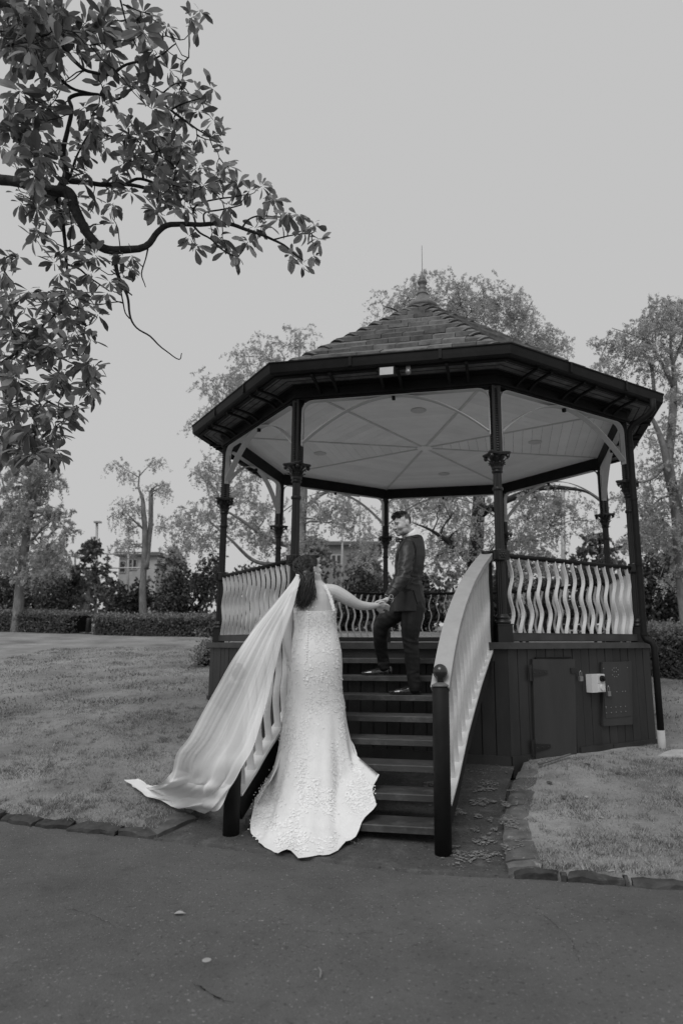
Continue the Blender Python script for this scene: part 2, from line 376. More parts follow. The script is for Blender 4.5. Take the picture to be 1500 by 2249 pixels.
def tufts(n, x0, x1, y0, y1):
    cx = nrg.uniform(x0, x1, n); cy = nrg.uniform(y0, y1, n); k = 26
    X = (cx[:, None] + nrg.normal(0, .022, (n, k))).ravel(); Y = (cy[:, None] + nrg.normal(0, .022, (n, k))).ravel()
    axl_ = np.interp(Y, [q[1] for q in AP_L], [q[0] for q in AP_L]); axr_ = np.interp(Y, [q[1] for q in AP_R], [q[0] for q in AP_R])
    ok = (Y > edge_y(X) + .05) & ~((X > axl_ - .05) & (X < axr_ + .2) & (Y < 8.6)) & (np.hypot(X - .737, Y - 10.308) > 3.1)
    return X[ok], Y[ok], np.zeros(ok.sum()), .018, .05, .0028
Vs = []; Mi = []
for X, Y, cl, h0, h1, wd in (blades(90000, .9, 4.2, 4.3, 8.4, .008, .03, .003), blades(70000, -5.2, -1.4, 5.3, 9.5, .008, .028, .0035), blades(36000, -8, -2.0, 9.5, 17, .015, .04, .008), blades(9000, 3.0, 7, 8.4, 14, .015, .04, .008), tufts(420, .95, 4.2, 4.4, 8.4), tufts(420, -5, -1.5, 5.4, 9.5), tufts(150, 1.0, 3.2, 4.42, 4.75), tufts(150, -3.6, -1.6, 5.4, 6.2)):
    n = len(X); Z = land(X, Y) + .05; h = nrg.uniform(h0, h1, n) * (1 + .5 * np.clip(cl, -1, 1)); a = nrg.uniform(0, 6.283, n); ln = nrg.uniform(.2, 1.3, n) * h
    b = nrg.uniform(0, 6.283, n); dx, dy = np.cos(a) * wd, np.sin(a) * wd
    Vs.append(np.stack([np.c_[X - dx, Y - dy, Z], np.c_[X + dx, Y + dy, Z], np.c_[X + np.cos(b) * ln, Y + np.sin(b) * ln, Z + h]], 1).reshape(-1, 3))
    q_ = nrg.random(n) + .35 * np.clip(cl, -1, 1); Mi.append(np.where(q_ < .3, 0, np.where(q_ < .68, 1, 2)))
V = np.concatenate(Vs); gr_ = place('grass', quads_mesh('grass', V, np.arange(len(V)).reshape(-1, 3), m_g, np.concatenate(Mi)), kind='stuff')
tag(gr_, 'short patchy grass of the lawn on both sides', 'grass')
# ============================================================ BANDSTAND
BX, BY, BA, BR = .7368, 10.308, -.1977, 3.0848
ZD, ZR, ZK, ZT, RE, ZE, ZA = 1.4951, 2.4352, 3.5832, 4.3857, 3.6116, 4.7039, 7.04
def th(k): return BA - math.pi / 2 + math.pi / 8 + k * math.pi / 4
def oct(k, R, z=0): return Vector((BX + R * math.cos(th(k)), BY + R * math.sin(th(k)), z))
m_dark = mat('dark_paint', .012, rough=.62, var=.35, scale=5, bump=.3, bscale=70, spec=.2, rand=.18)
spots(m_dark, .035, 26., .68, .76, w=.6)
m_dark2 = mat('dark_green_wall_paint', .028, rough=.5, var=.3, scale=4, bump=.3, bscale=45, spec=.4, rand=.16, aniso=(1, 1, .25))
spots(m_dark2, .085, 22., .67, .75, w=.6)
m_dark3 = mat('dark_deck_edge_paint', .05, rough=.5, var=.3, scale=5, bump=.3, bscale=60, rand=.1); spots(m_dark3, .12, 20., .66, .74, w=.6)
m_iron = mat('black_cast_iron_paint', .011, rough=.38, var=.3, scale=9, bump=.2, bscale=90, spec=.5)
m_white = mat('white_slat_paint', .72, rough=.5, var=.07, scale=5, bump=.15, bscale=50, rand=.04); spots(m_white, .4, 9., .66, .78, w=.35)
m_ceil = mat('white_ceiling_paint', .9, rough=.55, var=.05, scale=3, bump=.1, rand=.05)
m_strap = mat('white_strap_paint', .55, rough=.5, var=.08, scale=6, bump=.1)
m_tile = mat('roof_tile', .13, rough=.85, var=.4, scale=7, bump=.6, bscale=40, rand=.3, spec=.2); spots(m_tile, .34, 13., .6, .72, w=.65); spots(m_tile, .04, 8., .6, .74, w=.6)
m_deckb = mat('deck_board_grey', .5, rough=.8, var=.3, scale=6, bump=.4, rand=.2)
m_galv = mat('galvanised_metal', .3, rough=.4, var=.2, scale=10, bump=.1, metal=.7)
m_finial = mat('finial_paint', .14, rough=.5, var=.25, scale=8, bump=.2)
m_whitebox = mat('white_plastic', .62, rough=.4, var=.06, bump=0)
m_black = mat('matt_black', .008, rough=.7, var=.2, bump=0)

bs = thing('bandstand', 'octagonal bandstand with tiled roof, white ceiling and wavy white slat railings', 'bandstand', (BX, BY, 0))
def ring(mb, R0, R1, z0, z1, ks=range(8)):
    """octagonal ring segment(s): outer R1, inner R0, mitred at the corners"""
    for k in ks:
        a, b, c, d = oct(k, R1), oct(k + 1, R1), oct(k + 1, R0), oct(k, R0)
        mb.prism([Vector((q.x, q.y, z0)) for q in (a, b, c, d)], [Vector((q.x, q.y, z1)) for q in (a, b, c, d)])
    return mb
# --- base: boards on every face, deck edge, floor
RW = BR + .11
core = MB(); core.prism([oct(k, RW - .06, -.4) for k in range(8)], [oct(k, RW - .06, ZD - .07) for k in range(8)])
base = core.build('base', m_black, bs)
for k in range(8):
    a, b = oct(k, RW), oct(k + 1, RW); u = (b - a).normalized(); n = Vector((u.y, -u.x, 0)); Lf = (b - a).length; nb = 17
    bwid = Lf / nb; me = None
    for i in range(nb):
        mb = MB(); x0 = i * bwid + .003; x1 = (i + 1) * bwid - .003; off = rng.uniform(-.003, .004); ch = .004
        prof = [(x0, -.02), (x0, off - ch), (x0 + ch, off), (x1 - ch, off), (x1, off - ch), (x1, -.02)]
        p0 = a + u * ((x0 + x1) / 2); zb = LZ(p0.x, p0.y) + (.04 if k in (0, 6) else -.05) + rng.uniform(-.015, .015)
        mb.prism([a + u * x + n * y + Vector((0, 0, zb)) for x, y in prof], [a + u * x + n * y + Vector((0, 0, ZD - .072)) for x, y in prof])
        mb.build('wall_board', m_dark2, base)
    sk = MB(); zs = LZ(*(a + u * Lf / 2).xy)
    if k in (0, 6, 7):
        za, zb = LZ(a.x, a.y), LZ(b.x, b.y)
        for s0, s1, dz in ((0, .16, 0), (.43, .655, .01), (.66, 1, 0)) if k == 0 else ((0, 1, 0),):
            sk = MB(); p, q = a.lerp(b, s0), a.lerp(b, s1); z0, z1 = lerp(za, zb, s0) + dz, lerp(za, zb, s1) + dz
            sk.prism([p + Vector((0, 0, z0 - .1)), q + Vector((0, 0, z1 - .1)), q + n * .022 + Vector((0, 0, z1 - .1)), p + n * .022 + Vector((0, 0, z0 - .1))],
                     [p + Vector((0, 0, z0 + .11)), q + Vector((0, 0, z1 + .11)), q + n * .022 + Vector((0, 0, z1 + .11)), p + n * .022 + Vector((0, 0, z0 + .11))])
            sk.build('skirting_board', m_dark2, base)
deck = ring(MB(), BR - .3, BR + .17, ZD - .07, ZD).build('deck_edge', m_dark3, bs)
for i in range(38):       # floor boards between the rails
    y = -2.68 + i * .145; half = min(2.75 - .02, (2.75 * math.sqrt(2) - abs(y)))
    M = Matrix.Translation((BX, BY, 0)) @ Matrix.Rotation(BA, 4, 'Z')
    mb = MB(); mb.box((0, y, ZD - .025), (2 * half, .14, .04), M); mb.build('floor_board', m_deckb, deck)
# --- columns
col_prof = 28
def fluted(z0, z1, r0, r1, n=28):
    rings = []
    for z, r in ((z0, r0), (z1, r1)):
        rings.append([Vector((r * (1 if j % 2 else .86) * math.cos(2 * math.pi * j / n), r * (1 if j % 2 else .86) * math.sin(2 * math.pi * j / n), z)) for j in range(n)])
    return rings
hk, hr, ht = ZK - ZD, ZR - ZD, ZT - ZD
mb = MB(); mb.loft(fluted(.29, hr, .053, .052)); mb.loft(fluted(hr, hk - .2, .051, .047))
mb.lathe([(.05, hk - .42), (.06, hk - .415), (.062, hk - .40), (.06, hk - .385), (.05, hk - .38)], 20)
me_shaft = mb.mesh('column', m_iron)
mb = MB(); mb.box((0, 0, .09), (.165, .165, .18)); mb.box((0, 0, .187), (.178, .178, .014)); me_ped = mb.mesh('pedestal', m_iron)
mb = MB(); mb.lathe([(.085, .194), (.092, .205), (.09, .222), (.075, .232), (.07, .24), (.082, .252), (.084, .264), (.072, .278), (.062, .286), (.06, .30), (.05, .30)], 24)
me_mould = mb.mesh('base_moulding', m_iron, True)
mb = MB(); mb.lathe([(.05, hr - .07), (.07, hr - .065), (.074, hr - .05), (.074, hr + .05), (.07, hr + .06), (.05, hr + .065)], 20)
mb.box((.073, 0, hr), (.02, .11, .11)); mb.box((0, .078, hr), (.09, .03, .10)); mb.box((0, -.078, hr), (.09, .03, .10))
for j in range(6): mb.ball((.087, .026 * math.cos(j * 1.047), hr + .026 * math.sin(j * 1.047)), (.007, .016, .016), 8, 5)
mb.ball((.09, 0, hr), (.01, .014, .014), 8, 5); me_collar = mb.mesh('rail_collar', m_iron)
mb = MB(); mb.lathe([(.047, -.22), (.06, -.212), (.063, -.2), (.058, -.19), (.05, -.184), (.055, -.16), (.06, -.10), (.075, -.05), (.1, -.02), (.1, -.016)], 20)
for lay, (z0, hgt, rb, rt, off) in enumerate(((-.175, .075, .056, .092, 0), (-.13, .085, .058, .118, .393))):      # two rows of curling acanthus leaves
    for j in range(8):
        a0 = j * math.pi / 4 + off; rings = []
        for t in (0, .35, .7, .9, 1.0, .93):
            i_ = (0, .35, .7, .9, 1.0, .93).index(t); rr = lerp(rb, rt, t ** 2.2) + (.012 if i_ == 5 else 0); zz = z0 + hgt * (t if i_ < 5 else .84); wd = .024 * (1 - .55 * t ** 3) * (1 if i_ < 5 else .5)
            c = Vector((math.cos(a0), math.sin(a0), 0)); s_ = Vector((-math.sin(a0), math.cos(a0), 0))
            rings.append([c * rr - s_ * wd + Vector((0, 0, zz)), c * (rr + .008) + Vector((0, 0, zz)), c * rr + s_ * wd + Vector((0, 0, zz)), c * (rr - .008) + Vector((0, 0, zz))])
        mb.loft(rings)
for j in range(4):          # corner volutes and abacus with hollowed sides
    a0 = j * math.pi / 2 + math.pi / 4; mb.ball((.135 * math.cos(a0), .135 * math.sin(a0), -.035), (.024, .024, .026), 8, 6)
ab = []
for j in range(4):
    a0 = j * math.pi / 2 + math.pi / 4
    ab += [(.168, a0 - .1), (.168, a0 + .1), (.118, a0 + .55), (.108, a0 + .785), (.118, a0 + 1.02)]
for z0, z1, f_ in ((-.016, -.004, .94), (-.004, .012, 1.0)):
    mb.prism([Vector((r * f_ * math.cos(q), r * f_ * math.sin(q), z0)) for r, q in ab], [Vector((r * f_ * math.cos(q), r * f_ * math.sin(q), z1)) for r, q in ab])
me_cap = mb.mesh('capital', m_iron); me_cap.transform(Matrix.Translation((0, 0, hk)))
mb = MB(); mb.box((0, 0, (hk + ht) / 2 + .01), (.105, .105, ht - hk))
nbd = 26
for sx, sy in ((0, 1), (0, -1), (1, 0), (-1, 0)):
    for j in range(nbd): mb.ball((sx * .055, sy * .055, hk + .03 + (ht - hk - .05) * (j + .5) / nbd), (.016 if sx else .022, .016 if sy else .022, .0125), 6, 4)
me_up = mb.mesh('upper_post', m_iron)
for k in range(8):
    M = Matrix.Translation(oct(k, BR, ZD)) @ Matrix.Rotation(th(k), 4, 'Z')
    c = place('column', me_shaft, bs, M)
    for nm, me in (('pedestal', me_ped), ('base_moulding', me_mould), ('rail_collar', me_collar), ('capital', me_cap), ('upper_post', me_up)): place(nm, me, c, M)
# --- railings (front face, k=7, is open to the stairs)
def slat_mesh(name, h, wid, amp, thick, m, waves=2.0, n=22):
    rings = []
    for i in range(n + 1):
        z = h * i / n; x = amp * math.cos(2 * math.pi * waves * (1 - i / n)) ; dx = 0
        rings.append([Vector((x - thick / 2, -wid / 2, z)), Vector((x + thick / 2, -wid / 2, z)), Vector((x + thick / 2, wid / 2, z)), Vector((x - thick / 2, wid / 2, z))])
    return MB().loft(rings).mesh(name, m)
hs = ZR - .02 - (ZD + .095)
me_slat = slat_mesh('slat', hs, .045, -.026, .012, m_white)
for k in range(7):
    a, b = oct(k, BR, 0), oct(k + 1, BR, 0); u = (b - a).normalized(); Lf = (b - a).length; ang = math.atan2(u.y, u.x)
    mb = MB(); mb.tube([a + u * .07 + Vector((0, 0, ZR)), b - u * .07 + Vector((0, 0, ZR))], .028, 12)
    rail = mb.build('handrail', m_dark, bs, True)
    mb = MB(); M = Matrix.Translation(a + u * Lf / 2) @ Matrix.Rotation(ang, 4, 'Z')
    mb.box((0, 0, ZD + .056), (Lf - .17, .075, .078), M); mb.box((0, 0, ZD + .098), (Lf - .175, .082, .006), M); mb.build('bottom_rail', m_dark3, rail)
    if k in (2, 3, 4):
        mb = MB(); mb.box((0, -.06, ZD + .44), (Lf - .12, .02, .05), M); mb.build('middle_rail', m_dark, rail)
    for i in range(15):
        place('slat', me_slat, rail, Matrix.Translation(a + u * (.07 + (Lf - .14) * (i + .5) / 15) + Vector((0, 0, ZD + .1))) @ Matrix.Rotation(ang, 4, 'Z'))
# --- beam, arch straps, ceiling
beam = ring(MB(), BR - .06, BR + .06, ZT, ZT + .19).build('beam', m_dark, bs)
ring(MB(), BR + .06, BR + .085, ZT + .02, ZT + .045).build('beam_moulding', m_dark, beam)
ring(MB(), BR + .06, BR + .10, ZT + .145, ZT + .19).build('beam_moulding', m_dark, beam)
def strap(mb, pts, n, wid, th_=.009):
    """flat bar standing on edge across the opening; pts in the plane (along u, z)"""
    P = [Vector(q) for q in pts]; rings = []
    for i, q in enumerate(P):
        t = (P[min(i + 1, len(P) - 1)] - P[max(i - 1, 0)]).normalized(); s_ = t.cross(n).normalized()
        rings.append([q - n * wid / 2 - s_ * th_ / 2, q + n * wid / 2 - s_ * th_ / 2, q + n * wid / 2 + s_ * th_ / 2, q - n * wid / 2 + s_ * th_ / 2])
    mb.loft(rings)
for k in range(8):
    a, b = oct(k, BR, 0), oct(k + 1, BR, 0); u = (b - a).normalized(); n = Vector((u.y, -u.x, 0)); Lf = (b - a).length
    def P(s, z): return a + u * s + Vector((0, 0, z))
    mb = MB(); hz = .52
    strap(mb, [P(lerp(.075, Lf - .075, i / 28), ZT - hz + (hz - .012) * (1 - abs(2 * i / 28 - 1) ** 1.9)) for i in range(29)], n, .085)
    arch = mb.build('arch_strap', m_strap, bs)
    for s0, sg in ((.062, 1), (Lf - .062, -1)):
        mb = MB(); pts = [P(s0, ZT - hz - .05), P(s0, ZT - .14)] + [P(s0 + sg * .13 * (1 - math.cos(q)), ZT - .14 + .13 * math.sin(q)) for q in (R_(18), R_(36), R_(54), R_(72), R_(90))] + [P(s0 + sg * .45, ZT - .01), P(Lf / 2, ZT - .01)]
        strap(mb, pts, n, .08); mb.build('bracket_strap', m_strap, arch)
    mb = MB(); M = Matrix.Translation(P(Lf / 2, ZT - .03)) @ Matrix.Rotation(math.atan2(u.y, u.x), 4, 'Z'); mb.box((0, 0, 0), (.035, .04, .06), M); mb.build('strap_clip', m_dark, arch)
ZC = ZT + .185
cap_ = MB(); cap_.prism([oct(k, BR - .05, ZC + .02) for k in range(8)], [oct(k, BR - .05, ZC + .04) for k in range(8)])
ceil = cap_.build('ceiling', m_ceil, bs)
nbo = 20
for k in range(8):
    for i in range(nbo):
        r0 = (BR - .06) * i / nbo + .002; r1 = (BR - .06) * (i + 1) / nbo - .002; a0, a1 = oct(k, r0, ZC), oct(k + 1, r0, ZC); b0, b1 = oct(k, r1, ZC), oct(k + 1, r1, ZC); up = Vector((0, 0, .019))
        MB().prism([b0, b1, a1, a0], [b0 + up, b1 + up, a1 + up, a0 + up]).build('ceiling_board', m_ceil, ceil)
m_rib = mat('ceiling_rib_paint', .62, rough=.6, var=.1, bump=.1)
for k in range(8):
    d = (oct(k, 1) - Vector((BX, BY, 0))); s_ = Vector((-d.y, d.x, 0)); c0 = Vector((BX, BY, ZC - .012))
    MB().prism([c0 + d * r + s_ * q for r, q in ((.08, -.018), (BR - .07, -.018), (BR - .07, .018), (.08, .018))], [c0 + d * r + s_ * q + Vector((0, 0, .011)) for r, q in ((.08, -.018), (BR - .07, -.018), (BR - .07, .018), (.08, .018))]).build('ceiling_rib', m_rib, ceil)
mb = MB(); mb.lathe([(.10, ZC - .022), (.13, ZC - .014), (.13, ZC - .002)], 8, Matrix.Translation((BX, BY, 0))); mb.build('ceiling_boss', m_ceil, ceil)
for px, py in ((919, 900), (703, 995), (1175, 970), (975, 1040)):
    p = G(px, py, ZC); mb = MB(); mb.lathe([(.05, -.012), (.095, -.016), (.105, -.01), (.105, -.002)], 20, Matrix.Translation((p.x, p.y, ZC))); mb.build('ceiling_light', m_rib, ceil, True)
# --- eaves: soffit, fascia, gutter, curved brackets
ZS = ZT + .195
sof = ring(MB(), BR - .05, RE - .10, ZS, ZS + .02).build('soffit', m_dark, bs)
for i in range(4): ring(MB(), BR + .11 + i * .1, BR + .125 + i * .1, ZS - .008, ZS - .001).build('soffit_batten', m_dark, sof)
ring(MB(), RE - .15, RE - .10, ZS - .03, ZE - .03).build('fascia', m_dark, sof)
g = MB()
prof = [(-.098, ZE - .135), (-.03, ZE - .14), (-.012, ZE - .12), (-.005, ZE - .07), (.0, ZE - .02), (.012, ZE - .012), (.012, ZE), (-.004, ZE), (-.012, ZE - .02), (-.02, ZE - .1), (-.09, ZE - .11), (-.098, ZE - .11)]
for k in range(8):
    g.loft([[oct(k, RE + r, z) for r, z in prof], [oct(k + 1, RE + r, z) for r, z in prof]], cap=False)
gut = g.build('gutter', m_dark, bs)
for k in range(8):
    a, b = oct(k, RE + .014), oct(k + 1, RE + .014); u = (b - a).normalized(); n = Vector((u.y, -u.x, 0))
    for f_ in (.35, .72):
        p = a.lerp(b, f_); mb = MB(); M = Matrix.Translation((p.x, p.y, ZE - .06)) @ Matrix.Rotation(math.atan2(u.y, u.x), 4, 'Z'); mb.box((0, .012, 0), (.035, .02, .12), M); mb.build('gutter_joint', m_dark, gut)
# bracket runs from the beam's outer face up and out to the fascia
mb = MB(); rings = []
for i in range(11):
    q = R_(90) * i / 10; o_, z_ = .37 * (1 - math.cos(q)), .135 * math.sin(q); t_ = .026
    rings.append([Vector((-.016, -o_, z_)), Vector((.016, -o_, z_)), Vector((.016, -o_ + t_ * math.cos(q) * .9, z_ + t_)), Vector((-.016, -o_ + t_ * math.cos(q) * .9, z_ + t_))])
mb.loft(rings); me_corb = mb.mesh('eave_bracket', m_dark)
for k in range(8):
    a, b = oct(k, BR + .06), oct(k + 1, BR + .06); u = (b - a).normalized()
    for f_ in (.13, .22, .455, .545, .78, .87):
        p = a.lerp(b, f_); place('eave_bracket', me_corb, sof, Matrix.Translation((p.x, p.y, ZT + .005)) @ Matrix.Rotation(math.atan2(u.y, u.x), 4, 'Z'))
# --- roof: tiles one by one on the three sides in view, the far sides in one piece
RR = RE - .10; ZR0 = ZE - .10
shell = MB(); shell.prism([oct(k, RR - .06, ZR0 - .03) for k in range(8)], [oct(k, .02, ZA - .04) for k in range(8)])
roof = shell.build('roof', m_tile, bs)
ncr = 12; far = MB()
def tile_course(k, i, emit):
    t0, t1 = i / ncr, (i + 1) / ncr + .035
    def edge(t, lift):
        R = lerp(RR, .02, t); z = lerp(ZR0, ZA, t) + lift; return oct(k, R, z), oct(k + 1, R, z)
    a0, b0 = edge(t0, .095); a1, b1 = edge(min(t1, 1), .016)
    L0, L1 = (b0 - a0).length, (b1 - a1).length; u = (b0 - a0).normalized(); m0, m1 = (a0 + b0) / 2, (a1 + b1) / 2
    tw = .285; n = max(1, int(math.ceil(L0 / tw)) + 1); offx = (i % 2) * tw / 2
    for j in range(-n // 2 - 1, n // 2 + 2):
        x0, x1 = j * tw + offx + .003, (j + 1) * tw + offx - .003
        c = lambda x, L: max(-L / 2, min(L / 2, x))
        q0, q1, q2, q3 = c(x0, L0), c(x1, L0), c(x1, L1), c(x0, L1)
        if q1 - q0 < .02: continue
        w_ = rng.uniform(-.012, .014); dn = Vector((0, 0, -.06)); out_ = -(m1 - m0).normalized() * rng.uniform(-.008, .012)
        top = [m0 + u * q0 + Vector((0, 0, w_)) + out_, m0 + u * q1 + Vector((0, 0, w_ + rng.uniform(-.004, .004))) + out_, m1 + u * q2, m1 + u * q3]
        emit([p + dn for p in top], top)
cnt = 0
for k in (6, 7, 0, 5, 1, 2, 3, 4):
    for i in range(ncr):
        if k in (6, 7, 0): tile_course(k, i, lambda bt, tp: MB().prism(bt, tp).build('roof_tile', m_tile, roof))
        else: tile_course(k, i, lambda bt, tp: far.prism(bt, tp))
far.build('far_roof_tiles', m_tile, roof, kind='stuff')
mb = MB(); rings = []            # hip capping tile: a folded piece, thicker at its lower lip
for x, s_, zl in ((0, 1.0, .022), (.02, 1.0, .02), (.36, .9, -.006)):
    rings.append([Vector((x, -.125 * s_, -.045 + zl)), Vector((x, -.06 * s_, -.004 + zl)), Vector((x, 0, .012 * s_ + zl)), Vector((x, .06 * s_, -.004 + zl)), Vector((x, .125 * s_, -.045 + zl)), Vector((x, .12 * s_, -.062 + zl)), Vector((x, .06 * s_, -.022 + zl)), Vector((x, 0, -.008 * s_ + zl)), Vector((x, -.06 * s_, -.022 + zl)), Vector((x, -.12 * s_, -.062 + zl))])
mb.loft(rings); me_hip = mb.mesh('hip_tile', m_tile)
for k in range(8):
    p0, p1 = oct(k, RR + .03, ZR0 + .035), oct(k, .03, ZA + .045); d = (p1 - p0); Lh = d.length; d.normalize(); s_ = Vector((0, 0, 1)).cross(d).normalized(); u_ = d.cross(s_)
    nh = int(Lh / .335)
    for i in range(nh):
        p = p0 + d * (i * Lh / nh); M = Matrix((( d.x, s_.x, u_.x, p.x), (d.y, s_.y, u_.y, p.y), (d.z, s_.z, u_.z, p.z), (0, 0, 0, 1)))
        place('hip_tile', me_hip, roof, M @ Matrix.Rotation(rng.uniform(-.03, .03), 4, 'X') @ Matrix.Rotation(rng.uniform(-.02, .02), 4, 'Y'))
mb = MB(); T = Matrix.Translation((BX, BY, ZA))
mb.lathe([(.27, -.10), (.275, -.04), (.25, .0), (.19, .05), (.13, .12), (.095, .17), (.085, .19), (.10, .2), (.10, .215), (.075, .225), (.066, .30), (.078, .32), (.062, .335), (.055, .38), (.075, .40), (.085, .43), (.07, .455), (.05, .465), (.062, .48), (.05, .50), (.045, .53), (.03, .56), (.012, .58), (.01, .60)], 24, T)
fin = mb.build('finial', m_finial, bs, True)
mb = MB(); mb.tube([(BX, BY, ZA + .58), (BX, BY, ZA + 1.12)], [.007, .004], 6); mb.build('lightning_rod', m_finial, fin)
# --- downpipe at the right corner, with its pale foot
dpo = Vector((math.cos(th(1) - .05), math.sin(th(1) - .05), 0)); tan = Vector((-math.sin(th(1)), math.cos(th(1)), 0))
def DP(R, z, t=-.06): return Vector((BX, BY, 0)) + dpo * R + tan * t + Vector((0, 0, z))
zg = LZ(*DP(3.4, 0).xy)
pts = [DP(3.52, ZE - .13), DP(3.52, ZE - .26), DP(3.46, ZE - .32), DP(3.26, ZE - .42), DP(3.2, ZE - .5), DP(3.2, ZE - .8), DP(3.2, 1.72), DP(3.2, ZD + .08), DP(3.22, ZD + .03), DP(3.29, ZD - .0), DP(3.31, ZD - .07), DP(3.31, zg + .24)]
pipe = MB().tube(pts, .04, 14).build('downpipe', m_dark, bs, True)
MB().tube([DP(3.31, zg + .26), DP(3.31, zg - .1)], .046, 14).build('pale_pipe_foot', m_conc, pipe, True)
for z in (ZD + .1, ZR + .02, 3.3, 4.0):
    MB().tube([DP(3.2, z - .015), DP(3.2, z + .015)], .046, 14).build('pipe_clip', m_dark, pipe)
# --- fittings on the right-hand face of the base, measured in the photograph
fa, fb = oct(0, RW), oct(1, RW); fu = (fb - fa).normalized(); fn = Vector((fu.y, -fu.x, 0))
def fpix(x, y):
    d = ray(x, y); t = fn.dot(fa - Vector((0, 0, CAMZ))) / fn.dot(d); p = Vector((0, 0, CAMZ)) + d * t
    return (p - fa).dot(fu), p.z
def FP(s, z, o=0): return Vector((fa.x, fa.y, 0)) + fu * s + fn * o + Vector((0, 0, z))
def panel(mb, corners, o0, o1):
    mb.prism([FP(s, z, o0) for s, z in corners], [FP(s, z, o1) for s, z in corners]); return mb
m_door = mat('hatch_paint', .04, rough=.55, var=.25, scale=3, bump=.3, bscale=30, aniso=(1, 1, .2)); spots(m_door, .09, 18., .68, .76, w=.6)
dc = [fpix(*q) for q in ((1172, 1672), (1262, 1658), (1258, 1448), (1165, 1448))]
base_d = MB(); 
dcn = [dc[0]] + [(lerp(dc[0][0], dc[1][0], i / 14), lerp(dc[0][1], dc[1][1], i / 14) + rng.uniform(.0, .03)) for i in range(1, 14)] + dc[1:]
door = panel(base_d, dcn, .008, .03).build('hatch_door', m_door, bs)
MB().box((0, 0, 0), (.56, .02, .02), Matrix.Translation(FP((dc[2][0] + dc[3][0]) / 2, dc[2][1] + .018, .02)) @ Matrix.Rotation(math.atan2(fu.y, fu.x), 4, 'Z')).build('door_head', m_dark, door)
for (x, y) in ((1164, 1478), (1170, 1643)):
    s, z = fpix(x, y); mb = MB(); panel(mb, [(s - .05, z - .085), (s - .005, z - .085), (s - .005, z + .085), (s - .05, z + .085)], .03, .036); panel(mb, [(s + .005, z - .045), (s + .23, z - .02), (s + .24, z), (s + .23, z + .02), (s + .005, z + .045)], .031, .037)
    mb.tube([FP(s, z - .05, .036), FP(s, z + .05, .036)], .008, 8)
    for q in (.03, .11, .19): mb.ball(FP(s + q, z, .037), .008, 8, 5)
    mb.build('strap_hinge', m_iron, door)
s, z = fpix(1256, 1473); mb = MB(); panel(mb, [(s - .06, z - .03), (s + .045, z - .03), (s + .045, z + .03), (s - .06, z + .03)], .031, .04); mb.build('hasp', m_iron, door)
def padlock(s, z, par):
    mb = MB(); mb.tube([FP(s - .016, z + .0, .055), FP(s - .016, z + .045, .055), FP(s, z + .06, .055), FP(s + .016, z + .045, .055), FP(s + .016, z, .055)], .005, 8)
    panel(mb, [(s - .026, z - .055), (s + .026, z - .055), (s + .026, z), (s - .026, z)], .042, .066); return mb.build('padlock', m_galv, par)
s, z = fpix(1267, 1487); padlock(s, z + .01, door)
q = [fpix(*c) for c in ((1288, 1521), (1316, 1520), (1315, 1480), (1288, 1479))]
sx0, sx1, z0, z1 = q[0][0], q[1][0], q[0][1], q[2][1]; mid = lerp(sx0, sx1, .42)
mb = MB(); panel(mb, [(sx0, z0), (sx1, z0), (sx1, z1), (sx0, z1)], .002, .085); sw = mb.build('switch_box', m_whitebox, bs)
mb = MB(); panel(mb, [(mid, z0 + .005), (sx1 - .006, z0 + .005), (sx1 - .006, lerp(z0, z1, .48)), (mid, lerp(z0, z1, .48))], .085, .096); panel(mb, [(mid, lerp(z0, z1, .52)), (sx1 - .006, lerp(z0, z1, .52)), (sx1 - .006, z1 - .005), (mid, z1 - .005)], .085, .094); mb.build('switch_cover', m_whitebox, sw)
mb = MB(); cs, cz = lerp(mid, sx1, .5), lerp(z0, z1, .75); mb.tube([FP(cs, cz, .09), FP(cs, cz, .12)], .035, 16); mb.box((0, 0, 0), (.05, .02, .016), Matrix.Translation(FP(cs, cz, .125)) @ Matrix.Rotation(math.atan2(fu.y, fu.x), 4, 'Z') @ Matrix.Rotation(.7, 4, 'Y')); mb.build('rotary_switch', m_black, sw)
mb = MB(); cs, cz = lerp(mid, sx1, .5), lerp(z0, z1, .26); mb.tube([FP(cs, cz, .095), FP(cs, cz, .108)], .034, 16); mb.build('socket_flap', m_whitebox, sw)
q = [fpix(*c) for c in ((1320, 1595), (1384, 1591), (1382, 1453), (1318, 1455))]
mb = MB(); panel(mb, q, .004, .035); mp_ = mb.build('metal_access_panel', m_door, bs)
ins = [(lerp(q[0][0], q[1][0], a_), lerp(q[0][1], q[2][1], b_)) for a_, b_ in ((.07, .12), (.95, .12), (.95, .96), (.07, .96))]
mb = MB(); panel(mb, ins, .035, .041); fc = mb.build('panel_face', m_door, mp_)
mb = MB()
for a_, b_ in [(x / 6 + .1, y) for x in range(5) for y in (.2, .28)] + [(.45 + dx, .84 + dz) for dx, dz in ((0, 0), (.08, 0), (-.06, .03), (.14, .03), (0, .06), (.08, .06), (-.06, -.05), (.14, -.05), (0, -.08), (.08, -.08))] + [(.5, .52), (.7, .52), (.8, .52), (.1, .9), (.93, .9), (.1, .3)]:
    mb.ball(FP(lerp(q[0][0], q[1][0], a_), lerp(q[0][1], q[2][1], b_), .042), (.008, .008, .006), 6, 4)
mb.build('punched_vents', m_galv, fc, kind='stuff'); s, z = fpix(1328, 1518); padlock(s, z, mp_)
